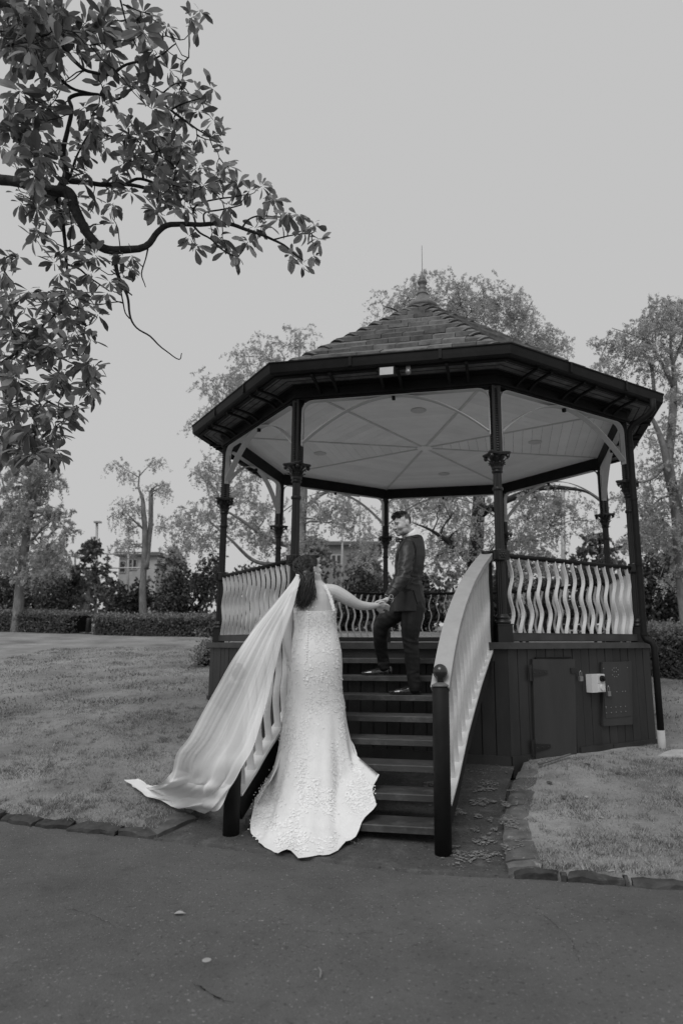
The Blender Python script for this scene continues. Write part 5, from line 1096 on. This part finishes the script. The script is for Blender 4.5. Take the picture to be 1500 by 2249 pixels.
mb = MB(); mb.tube([(-.026, -.089, -.054), (-.012, -.101, -.061), (.012, -.101, -.061), (.026, -.089, -.054)], [.0022, .0036, .0036, .0022], 6); hx(mb, HM).build('mouth', m_lip, groom, True)
# hair: cropped sides, swept spiky top
mb = MB(); mb.ball((0, .026, .04), (.079, .094, .084), 22, 14); cap = MB()
for f_ in mb.f:
    pass
vs = [Vector(v) for v in mb.v]; keep = [f_ for f_ in mb.f if all((vs[i].z > .03 + (.035 if vs[i].y < -.02 else 0)) or (vs[i].y > .045 and vs[i].z > -.045) for i in f_)]
fd = MB(); fd.v = mb.v; fd.f = keep; fd.mi = [0] * len(keep); hx(fd, HM); hair = fd.build('hair', m_fade, groom, True)
sp = MB()
for i in range(420):
    a = prn.uniform(0, 6.283); r = math.sqrt(prn.random()); x, y = .066 * r * math.cos(a), .012 + .088 * r * math.sin(a)
    q = 1 - (x / .079) ** 2 - ((y - .026) / .1) ** 2; z = .04 + .084 * math.sqrt(max(q, .02))
    if z < .062: continue
    ln = prn.uniform(.022, .042) * (1.15 if y < 0 else .8); d = Vector((x * 2 + prn.gauss(0, .25), -.55 + prn.gauss(0, .3), .9 + prn.gauss(0, .2))).normalized()
    p = Vector((x, y, z - .012)); sp.tube([p, p + d * ln * .6, p + d * ln + Vector((0, -.008, -.004))], [.0055, .0045, .001], 5)
hx(sp, HM).build('hair_top', m_hairg, hair, kind='stuff')
# shirt collar, bow tie, buttonhole flower, cuff, watch
nk = AT(899, 1174, 6.64); col_ax = (AT(904, 1186, 6.66) - AT(892, 1166, 6.63)).normalized(); o1 = col_ax.orthogonal().normalized(); o2 = col_ax.cross(o1); mb = MB(); rings = []
for h, r in ((-.035, .09), (.0, .083), (.028, .074), (.028, .069), (-.03, .08)): rings.append([nk - col_ax * h + (o1 * math.cos(q) + o2 * math.sin(q)) * r for q in (2 * math.pi * j / 24 for j in range(24))])
mb.loft(rings, cap=False); mb.build('shirt_collar', m_shirt, groom, True)
bt_ = AT(880, 1184, 6.52); mb = MB()
for s in (-1, 1): mb.loft([[bt_ + Vector((s * x, -.01 * s * x / .05, z)) for z in (-h, h)] + [bt_ + Vector((s * x, .02, z)) for z in (h, -h)] for x, h in ((.004, .008), (.03, .022), (.05, .024))])
mb.ball(bt_, (.012, .014, .012), 8, 6); mb.build('bow_tie', m_tie, groom, True)
bo = AT(866, 1206, 6.53); mb = MB()
for i in range(14): d = Vector((prn.gauss(-.5, .6), prn.gauss(-.6, .5), prn.gauss(0, .7))).normalized(); mb.ball(bo + d * .022, (.018, .018, .013), 7, 5)
fl1 = mb.build('buttonhole_flower', m_pet, groom, True, kind=None); mb = MB()
for i in range(7): d = Vector((prn.gauss(0, .5), prn.gauss(-.5, .4), prn.gauss(.9, .4))).normalized(); mb.ball(AT(875, 1193, 6.51) + d * .02, (.011, .011, .011), 6, 5)
mb.build('flower_buds', m_tie, fl1, True, kind='stuff')
ca = AT(862, 1301, 6.285); cb = AT(855.5, 1309, 6.268); cd = (cb - ca).normalized(); mb = MB(); mb.tube([ca, cb + cd * .012], [.046, .043], 18); mb.build('shirt_cuff', m_shirt, groom, True)
wc = AT(853.5, 1311.5, 6.262); o1 = Vector((0, -1, 0)) - cd * cd.dot(Vector((0, -1, 0))); o1.normalize(); o2 = cd.cross(o1); mb = MB(); rings = []
for h, r in ((-.011, .0385), (-.011, .0425), (.011, .0425), (.011, .0385)): rings.append([wc + cd * h + (o1 * math.cos(q) * .8 + o2 * math.sin(q)) * r for q in (2 * math.pi * j / 24 for j in range(24))])
mb.loft(rings + [rings[0]], cap=False); wt = mb.build('wristwatch', m_silver, groom, True)
mb = MB(); dv = (o1 * .75 + o2 * -.3).normalized(); mb.tube([wc + dv * .034, wc + dv * .048], .021, 20); mb.build('watch_case', m_silver, wt); mb = MB(); mb.tube([wc + dv * .048, wc + dv * .0495], .0165, 20); mb.build('watch_dial', m_eye, wt)
# lapel seam, sleeve seam, back vent
gb = -gf
from mathutils.bvhtree import BVHTree
def surf_of(ob):
    me = ob.data; return BVHTree.FromPolygons([v.co.copy() for v in me.vertices], [tuple(p.vertices) for p in me.polygons])
def hit(bvh, x, y, lift=.003):
    d = ray(x, y).normalized(); h = bvh.ray_cast(Vector((0, 0, CAMZ)), d); return (h[0] - d * lift) if h[0] is not None else None
def on_surface(bvh, pts, n=14):
    P = spline(pts, n); q = [hit(bvh, a, b) for a, b in P]; return [v for v in q if v is not None]
jb = surf_of(jacket); VN = Vector((0, -1, 0))
for nm, pts, wd, m_ in (('back_vent', [(908, 1297), (912, 1312), (917, 1328), (921, 1343)], .011, m_black), ('sleeve_seam', [(907, 1188), (912, 1200), (913, 1216), (908, 1232)], .005, m_black),
    ('sleeve_seam', [(905, 1188), (910, 1200), (911, 1216), (906.5, 1232)], .005, m_suit), ('waist_seam', [(880, 1290), (890, 1294), (905, 1297)], .004, m_black), ('jacket_collar', [(903, 1178), (908, 1179.5), (915, 1180), (921, 1178.5)], .006, m_black), ('lapel_edge', [(889, 1188), (881, 1200), (875, 1214), (871, 1232)], .003, m_black)):
    q = on_surface(jb, pts)
    if len(q) > 3: strip(jacket, nm, m_, q, wd, VN, .001)

# ------------------------------------------------------------ bride
bride = thing('person', 'woman in a white lace wedding dress and long veil climbing the stairs', 'person', tuple(AT(690, 1700, 6.0)))
XA = Vector((1, 0, 0)); kpx = 6.0 / FPX * 1.02
bb = MB(); rows = [(1375, 690, 45, .115, 0), (1345, 689, 46, .118, 0), (1322, 690, 43.5, .112, 0), (1306, 690.5, 46, .102, .005), (1296, 691, 45, .088, .01), (1289, 692, 36, .074, .015), (1283, 693, 22, .060, .02), (1276, 693, 14.5, .052, .025), (1262, 691, 13.5, .052, .01)]
bb.loft([ering(AT(cx, py, 6.0 + yo), XA, hw_ * kpx, b, 22) for py, cx, hw_, b, yo in rows])
chain(bb, [AT(718, 1297, 6.0), AT(737, 1301, 6.0), AT(764, 1316, 6.02), AT(786, 1328, 6.06), AT(808, 1331.5, 6.12), AT(826, 1330, 6.17)], [.062, .064, .058, .045, .037, .026], 16)
chain(bb, [AT(664, 1300, 5.99), AT(644, 1306, 5.98), AT(634, 1345, 5.95), AT(630, 1392, 5.93), AT(633, 1425, 5.92), AT(638, 1450, 5.915)], [.06, .058, .05, .043, .034, .025], 14)
# her right hand laid in his; left hand hanging
chain(bb, [AT(826, 1330, 6.17), AT(834, 1329, 6.19), AT(840, 1329.5, 6.2)], [.026, .033, .031], 12, .6)
def bfing(*pts, r=(.0085, .008, .0065)): q = [AT(*p) for p in pts]; chain(bb, q, [r[0]] + [r[1]] * (len(q) - 2) + [r[2]], 8)
for i, (dy, dd) in enumerate(((-3, .0), (.5, .012), (4, .024), (7, .036))): bfing((839, 1328 + dy * .6, 6.19 + dd), (846, 1330 + dy, 6.185 + dd), (852, 1332 + dy, 6.19 + dd), (855.5 - i * .8, 1335 + dy, 6.2 + dd))
bfing((831, 1326, 6.16), (836, 1322.5, 6.15), (842, 1322.5, 6.15), (846, 1324, 6.155), r=(.010, .009, .007))
for i in range(4): bfing((636 + i * 1.7, 1458, 5.90 + .012 * i), (637 + i * 1.6, 1468, 5.9 + .012 * i), (639.5 + i * 1.4, 1477 + (2 if i in (1, 2) else 0), 5.91 + .012 * i))
chain(bb, [AT(638, 1450, 5.915), AT(639, 1458, 5.92)], [.024, .031], 10, .6); bfing((642, 1452, 5.89), (645, 1461, 5.88), (645, 1468, 5.885), r=(.009, .008, .007))
bc = AT(682.5, 1250, 6.0); BM_ = Matrix.Translation(bc) @ frame((.74, .66, .14)) @ Matrix.Scale(.95, 4); head_shapes(bb, BM_, .95)
place('body', fuse('body', bb, m_skinb, .0048, 4), bride, Matrix.Identity(4))
for s in (-1, 1):
    mb = MB(); mb.ball((s * .031, -.0865, .006), (.0105, .005, .004), 8, 6); hx(mb, BM_).build('eye', m_eye, bride, True)
    mb = MB(); mb.tube([(s * .012, -.0985, .024), (s * .03, -.0965, .030), (s * .048, -.084, .026)], [.002, .0022, .001], 6); hx(mb, BM_).build('eyebrow', m_hairb, bride, True)
    mb = MB(); mb.ball((s * .083, .008, -.05), (.006, .006, .016), 8, 6); hx(mb, BM_).build('earring', m_pet, bride, True)
# hair: swept-back crown, waves falling over the left of her back
mb = MB(); mb.ball((0, .032, .036), (.089, .102, .1), 24, 18); vs = [Vector(v) for v in mb.v]
kp = [f_ for f_ in mb.f if all(vs[i].y > (-.06 if vs[i].z > .06 else -.055) + max(0, .05 - vs[i].z) * .95 and vs[i].z > -.05 for i in f_)]
hb = MB(); hb.v = mb.v; hb.f = kp; hb.mi = [0] * len(kp); hx(hb, BM_); hairb = hb.build('hair', m_hairb, bride, True)
st_m = MB()
for i in range(560):        # crown strands combed to the gather
    a = prn.uniform(-2.6, 2.6); y0 = prn.uniform(-.055, .13); R0 = .092; x = R0 * math.sin(a) * math.sqrt(max(0, 1 - ((y0 - .03) / .12) ** 2)); z = .036 + .102 * math.cos(a) * math.sqrt(max(0, 1 - ((y0 - .03) / .12) ** 2))
    if (z < -.03 and y0 < .02) or (y0 < 0 and z < .045): continue
    p0 = BM_ @ Vector((x, y0, z)); p1 = BM_ @ Vector((x * .8, y0 + .05, z * .85 + .004)); p1 = bc + (p1 - bc).normalized() * max((p1 - bc).length, .099); g_ = AT(668 + prn.uniform(-9, 9), 1268 + prn.uniform(-9, 8), 5.885 + prn.uniform(-.02, .02))
    pm = p1.lerp(g_, .5); pm = bc + (pm - bc).normalized() * max((pm - bc).length, .098); P = spline([p0, p1, pm, g_], 9); st_m.tube([Vector(q) for q in P], [.0016] + [.0028] * 7 + [.002], 4)
for i in range(430):        # loose waves
    x0, y0 = prn.uniform(655, 690), prn.uniform(1256, 1276); x3 = prn.gauss(662, 11); y3 = prn.uniform(1308, 1342) - abs(x3 - 662) * .3; sw = prn.uniform(2, 6); ph = prn.uniform(0, 6.28); pts = []
    dep = prn.uniform(5.845, 5.90)
    for j in range(9): t = j / 8; pts.append(AT(lerp(x0, x3, t) + math.sin(t * 8 + ph) * sw * t + (6 * math.sin(t * 3.1)), lerp(y0, y3, t), dep - .018 * math.sin(3.14 * t) + .006 * math.cos(t * 9 + ph)))
    P = spline(pts, 18); r = prn.uniform(.0018, .0036); st_m.tube([Vector(q) for q in P], [r * (1 - .75 * (k / 17) ** 3) for k in range(18)], 5)
for i in range(6):          # stray curls at the right of the neck
    pts = [AT(682 + j * 2.2 + math.sin(j * 1.7 + i) * 2.2, 1288 + j * (2 + i * .6), 5.89 - .004 * j) for j in range(7)]; st_m.tube([Vector(q) for q in spline(pts, 14)], .0016, 4)
hv_ = MB(); chain(hv_, [AT(672, 1262, 5.90), AT(666, 1285, 5.895), AT(664, 1310, 5.90), AT(662, 1326, 5.905)], [.05, .052, .042, .02], 14, .6); hv_.build('hair_mass', m_hairb, hairb, True)
st_m.build('hair_strands', m_hairb, hairb, True, kind='stuff')
# dress
m_dress = mat('ivory_lace_satin', .76, rough=.6, var=.05, scale=12, bump=.5, bscale=75, spec=.25, bdist=.004); m_lace = mat('white_lace_applique', .88, rough=.75, var=.05, scale=30, bump=.4, bscale=200, spec=.15)
NT = 96
dress_rows = [(1341, 641, 738, .132), (1352, 642.5, 736.5, .132), (1366, 644.5, 736, .125), (1380, 645.5, 737, .122), (1395, 643, 740, .130), (1410, 638.5, 744, .146), (1435, 635, 748, .172), (1460, 633.5, 749.5, .186), (1490, 636, 749, .182), (1518, 636.5, 749, .168), (1545, 628, 754, .165)]
def stair_z(x, y):
    p = Vector((x, y, 0)); al = (p - S0).dot(SD); g0 = LZ(x, y) + .022; r0 = rs * (1.0 if al > tr else max(0, (al - .02) / (tr - .02)) ** 2)
    return max(g0, al / tr * rs + .012 if al > tr else r0 + .012)
rings = []
for i, (py, l, r, b) in enumerate(dress_rows):
    c = AT((l + r) / 2, py, 6.0); rg = ering(c, XA, (r - l) / 2 * kpx, b, NT)
    if i == 0:
        for j, v in enumerate(rg): t = 2 * math.pi * j / NT; v.z += .035 * max(0, math.cos(t - .5)) ** 2 + .05 * max(0, math.sin(t)) - .012 * max(0, -math.sin(t)) ** 2
    rings.append(rg)
def gh(x, y): return gz(x, y, .03)
hemp = {0: (832, 1772, .2), 22.5: (812, 1735, .345), 45: (None, (-.26, 6.1, .51)), 90: (None, (-.55, 6.2, .51)), 135: (None, (-.80, 6.1, .51)), 157.5: (584, 1730, .40), 180: (556, 1792, .15), 202.5: (None, gh(551, 1824)), 225: (None, gh(566, 1852)), 247.5: (None, gh(602, 1873)), 270: (None, gh(655, 1886)), 292.5: (None, gh(722, 1878)), 315: (None, gh(782, 1850)), 337.5: (822, 1806, .15)}
ks = sorted(hemp); hp_ = [(G(*hemp[k]) if hemp[k][0] is not None else Vector(hemp[k][1])) for k in ks]
ha = np.array(ks + [360.0]); hv = np.array([list(p) for p in hp_] + [list(hp_[0])])
K = rings[-1]; NS = 34
for s_i in range(1, NS + 1):
    s = s_i / NS; rg = []
    for j in range(NT):
        t = 2 * math.pi * j / NT; dg_ = math.degrees(t); H_ = Vector((np.interp(dg_, ha, hv[:, 0]), np.interp(dg_, ha, hv[:, 1]), np.interp(dg_, ha, hv[:, 2])))
        gxy = s ** 1.5; hz_ = 1 - (1 - s) ** 1.5; p = Vector((lerp(K[j].x, H_.x, gxy), lerp(K[j].y, H_.y, gxy), lerp(K[j].z, H_.z, hz_)))
        rad = Vector((math.cos(t), math.sin(t), 0)); am = .045 * s ** 1.2 * (1 - .45 * s) * (.25 + .75 * min(1, abs(((dg_ - 175 + 180) % 360) - 180) / 40))
        fold = math.sin(9 * t + 1.2 * math.sin(2 * t) + .5) * .6 + math.sin(17 * t + 2 * s) * .35 + mnoise.noise(Vector((math.cos(t) * 2.2, math.sin(t) * 2.2, s * 1.5))) * .9
        p = p + rad * am * fold + Vector((0, 0, am * .35 * fold * (s > .3)))
        if s > .8: p.z += max(0, mnoise.noise(Vector((math.cos(t) * 3.1, math.sin(t) * 3.1, 4)))) * .07 * ((s - .8) / .2)
        p.z = max(p.z, stair_z(p.x, p.y) + .008 + .01 * (1 - s)); rg.append(p)
    rings.append(rg)
for _ in range(2):
    for i in range(len(dress_rows), len(rings) - 1):
        rings[i] = [Vector((v.x, v.y, max((rings[i - 1][j].z + 2 * v.z + rings[i + 1][j].z) / 4, stair_z(v.x, v.y) + .008))) for j, v in enumerate(rings[i])]
mb = MB(); mb.loft(rings, cap=False); dme = mb.mesh('wedding_dress', m_dress, True); dress = place('wedding_dress', dme, bride, Matrix.Identity(4))
bm2 = bmesh.new(); bm2.from_mesh(dme); dn = [v.normal.copy() for v in bm2.verts]; bm2.free()
flip = -1 if dn[10 * NT + int(NT * .75)].y > 0 else 1
# lace flowers sewn on: thick at bodice, hips and hem
lm = MB()
def lace_flower(p, n_, r):
    o1 = n_.orthogonal().normalized(); o2 = n_.cross(o1); a0 = prn.uniform(0, 6.28); np2 = prn.choice([4, 5, 5, 6])
    for q in range(np2):
        a = a0 + q * 2 * math.pi / np2; d = o1 * math.cos(a) + o2 * math.sin(a); s_ = n_.cross(d); b = p + n_ * .002; L_ = r * prn.uniform(.8, 1.2)
        lm.add([b, b + d * L_ * .55 + s_ * L_ * .38 + n_ * .0015, b + d * L_ + n_ * prn.uniform(.0, .003), b + d * L_ * .55 - s_ * L_ * .38 + n_ * .0015], [(0, 1, 2, 3)])
nr_ = len(rings); nfl = 0
while nfl < 2600:
    i = int(prn.random() ** .9 * (nr_ - 2)); j = prn.randrange(NT); t = 2 * math.pi * j / NT; fi, fj = prn.random(), prn.random()
    if (math.degrees(t) < 172 or math.degrees(t) > 350) and i > 4: continue
    dens = .95 if i < 4 else (.55 if i < len(dress_rows) else .25 + .75 * ((i - len(dress_rows)) / NS) ** 1.3)
    vein = mnoise.noise(Vector((math.cos(t) * 3, math.sin(t) * 3, i * .16))) 
    if prn.random() > dens * (.45 + vein * 1.6): continue
    j2 = (j + 1) % NT; p = rings[i][j].lerp(rings[i + 1][j], fi).lerp(rings[i][j2].lerp(rings[i + 1][j2], fi), fj); n_ = dn[i * NT + j] * flip; q = prn.choice([.006, .008, .011, .014]); lace_flower(p, n_, q); nfl += 1
    for _ in range(2): o_ = Vector((prn.gauss(0, .02), prn.gauss(0, .01), prn.gauss(0, .02))); o_ = o_ - n_ * o_.dot(n_); lace_flower(p + o_, n_, q * .6)
# straps trimmed with flowers
for px0, py0, px1, py1 in ((733, 1338, 713, 1286), (648, 1342, 660, 1288)):
    pts = []
    for i in range(13): t = i / 12; q = AT(lerp(px0, px1, t) + 2 * math.sin(t * 3), lerp(py0, py1, t), 5.895 + .03 * t * t); pts.append(q); 
    for q in pts: lace_flower(q, Vector((0, -1, .15)).normalized(), .017); lace_flower(q + Vector((prn.gauss(0, .006), 0, prn.gauss(0, .006))), Vector((.2, -1, 0)).normalized(), .011)
    MB().tube(pts, .006, 6).build('strap', m_lace, dress, True)
lm.build('lace_applique', m_lace, dress, kind='stuff')
bt2 = MB()
for i in range(22): p = AT(681 - i * .12, 1346 + i * 5, 6.0); c_ = np.interp(1346 + i * 5, [q[0] for q in dress_rows], [q[3] for q in dress_rows]); bt2.ball((p.x, 6.0 - c_ - .003, p.z), (.0055, .004, .0055), 7, 5)
bt2.build('back_buttons', m_lace, dress, kind='stuff')
# veil: gathered at the hair, drawn out to the left in front of the newel, its hem on the grass
m_veil = bpy.data.materials.new('sheer_tulle'); m_veil.use_nodes = True; t_ = m_veil.node_tree; N_ = t_.nodes; pb = N_['Principled BSDF']; N_.remove(pb)
df = N_.new('ShaderNodeBsdfDiffuse'); df.inputs[0].default_value = lum(.95); tl = N_.new('ShaderNodeBsdfTranslucent'); tl.inputs[0].default_value = lum(.95); a1 = N_.new('ShaderNodeMixShader'); a1.inputs[0].default_value = .12
tp = N_.new('ShaderNodeBsdfTransparent'); a2 = N_.new('ShaderNodeMixShader'); ge = N_.new('ShaderNodeNewGeometry'); lw = N_.new('ShaderNodeLayerWeight'); lw.inputs[0].default_value = .5
mr = N_.new('ShaderNodeMapRange'); mr.inputs[1].default_value = 0; mr.inputs[2].default_value = 1; mr.inputs[3].default_value = .68; mr.inputs[4].default_value = .95
t_.links.new(lw.outputs['Facing'], mr.inputs[0]); t_.links.new(mr.outputs[0], a2.inputs[0]); t_.links.new(df.outputs[0], a1.inputs[1]); t_.links.new(tl.outputs[0], a1.inputs[2]); t_.links.new(tp.outputs[0], a2.inputs[1]); t_.links.new(a1.outputs[0], a2.inputs[2]); t_.links.new(a2.outputs[0], N_['Material Output'].inputs[0])
gl0, gl1 = G(288, 1744, .10), G(442, 1790, .055)
vrows = [((652, 1261), 5.86, (661, 1267), 5.85), ((634, 1288), 5.80, (654, 1292), 5.80), ((600, 1330), 5.70, (644, 1336), 5.76), ((556, 1384), 5.52, (623, 1398), 5.68), ((512, 1448), 5.25, (604, 1474), 5.52), ((478, 1508), 5.18, (587, 1540), 5.36), ((447, 1563), 5.17, (572, 1591), 5.24), ((415, 1622), 5.20, (556, 1641), 5.16), ((386, 1660), 5.28, (535, 1680), 5.12), ((378, 1705), 5.42, (515, 1716), 5.13), ((368, 1722), 5.60, (496, 1742), 5.20), ((325, 1730), gl0.y - .10, (467, 1778), 5.36), ((288, 1743), gl0.y, (443, 1791), gl1.y)]
def veil_sheet(rows_, nu, nv, amp, seed, nf):
    A = spline([list(AT(*a, d)) for a, d, _, _ in rows_], nv); B = spline([list(AT(*b, d)) for _, _, b, d in rows_], nv); V = []; F = []
    for i in range(nv):
        v = i / (nv - 1)
        for j in range(nu):
            u_ = j / (nu - 1); p = Vector(A[i]).lerp(Vector(B[i]), u_); w_ = (Vector(B[i]) - Vector(A[i])).length
            us = u_ + .05 * mnoise.noise(Vector((u_ * 3, v * 2.2, seed)))                      # folds wander as they run down
            ridge = lambda f_, k: 1 - 2.4 * abs(mnoise.noise(Vector((us * f_ + k, v * .55 * (1 + k * .05), seed * 3 + k))))
            sm = lambda f_, k: mnoise.noise(Vector((us * f_ + k, v * .5 + k, seed * 3 + k))); off = sm(2.6, 0) * 1.7 + sm(6.5, 3) * .6 + sm(16, 7) * .22 + ridge(24, 9) * .05 + .7 * mnoise.noise(Vector((u_ * 2, v * 3.5, seed + 9))); am = amp * min(1, w_ / .3) * (.5 + .5 * v)
            p = p + Vector((0, -am * off, 0)) + Vector((mnoise.noise(Vector((us * 9, v * 2, 5))) * am * .6, 0, am * .3 * off)); z0 = LZ(p.x, p.y) + .065
            cr = max(0, (v - .62) / .38); p = p + mnoise.noise_vector(Vector((u_ * 5.5 + v * 2, v * 9, seed + 2))) * .075 * cr
            bow = .34 * max(0, (v - .86) / .14) ** 1.5 * math.sin(math.pi * min(1, u_ * 1.05)); p.y -= bow
            if v > .75: p.z = max(p.z, z0 + .01 * off + .012)
            V.append(p)
    for i in range(nv - 1):
        for j in range(nu - 1): F.append((i * nu + j, i * nu + j + 1, (i + 1) * nu + j + 1, (i + 1) * nu + j))
    return V, F
V1, F1 = veil_sheet(vrows, 170, 120, .02, 1.0, 8)
veil = place('veil', quads_mesh('veil', V1, F1, m_veil, smooth=True), bride, Matrix.Identity(4))
# gathered hem of the veil lying in soft rolls
hm = [((384, 1690), 5.50, (508, 1726), 5.16), ((352, 1722), 5.66, (488, 1752), 5.22), ((310, 1733), gl0.y - .08, (462, 1779), 5.38), ((290, 1743), gl0.y - .01, (444, 1790), gl1.y - .01)]
V3, F3 = veil_sheet(hm, 70, 26, .03, 7.0, 7); place('veil_hem', quads_mesh('veil_hem', V3, F3, m_veil, smooth=True), veil, Matrix.Identity(4))
cmb = MB(); cmb.tube([AT(650, 1262, 5.865), AT(656, 1263, 5.86), AT(662, 1268, 5.858)], .006, 6); cmb.build('veil_comb', m_lace, veil)
# ============================================================ SMALL LITTER
m_dl = leafmat('dry_fallen_leaf', .4, .2, .25, .7); m_dl2 = leafmat('brown_fallen_leaf', .09, .15, .3, .7)
def litter_leaf(x, y, size, m, label, dz=.012, lift=.008):
    p = gz(x, y, dz); vs, fs = leaf_shape(size, size * .24, .3, .12); a = prn.uniform(0, 6.28); M = Matrix.Translation((p.x, p.y, p.z + lift)) @ Matrix.Rotation(a, 4, 'Z') @ Matrix.Rotation(prn.uniform(-.2, .2), 4, 'X') @ Matrix.Translation((-size / 2, 0, 0))
    mb = MB(); mb.add([M @ Vector(v) for v in vs], fs); return tag(mb.build('fallen_leaf', m), label, 'leaf')
litter_leaf(395, 2009, .075, m_dl, 'pale dry leaf lying alone on the path at the lower left')
for i, (x, y) in enumerate(((1288, 1752), (1320, 1798), (1345, 1916))): litter_leaf(x, y, .06, m_dl, ('pale dry leaf on the right lawn nearest the wall', 'pale dry leaf in the middle of the right lawn', 'pale dry leaf at the kerb of the right lawn')[i], .06)
for i, (x, y) in enumerate(((1205, 1720), (1236, 1752), (1288, 1680), (1360, 1700))): litter_leaf(x, y, .09, m_dl2, ('dark leaf on the right lawn beside the flat stones', 'dark leaf on the right lawn below the hatch', 'dark leaf by the foot of the base wall', 'dark leaf on the right lawn below the metal panel')[i], .06)
for i, (x, y) in enumerate(((236, 1722), (120, 1715), (62, 1690))): litter_leaf(x, y, .1, m_dl2, ('dark leaf on the left lawn nearest the veil', 'dark leaf in the middle of the left lawn', 'dark leaf at the left edge of the lawn')[i], .06)
p = gz(454, 2112, .004); mb = MB(); mb.lathe([(.022, 0), (.022, .002), (.018, .004), (.002, .004)], 18, Matrix.Translation((p.x, p.y, p.z + .003))); m_disc = mat('pale_gum_spot', .3, rough=.8, var=.15, bump=.1)
tag(mb.build('pale_disc', m_disc), 'small pale round disc lying on the path', 'disc')
p0, p1, p2 = gz(700, 2130, .01), gz(705, 2140, .012), gz(703, 2152, .01); mb = MB(); mb.tube([p0 + Vector((0, 0, .008)), p1 + Vector((0, 0, .012)), p2 + Vector((0, 0, .008))], [.003, .004, .003], 6); tag(mb.build('twig', m_bark), 'short curved twig lying on the path', 'twig')
q0, q1 = gz(1180, 1681, .06), gz(1250, 1662, .06); mb = MB(); mb.tube([q0 + Vector((0, -.06, .02)), q1 + Vector((0, -.05, .03))], [.012, .01], 6); tag(mb.build('fallen_stick', m_slab), 'pale stick lying along the foot of the hatch door', 'stick')
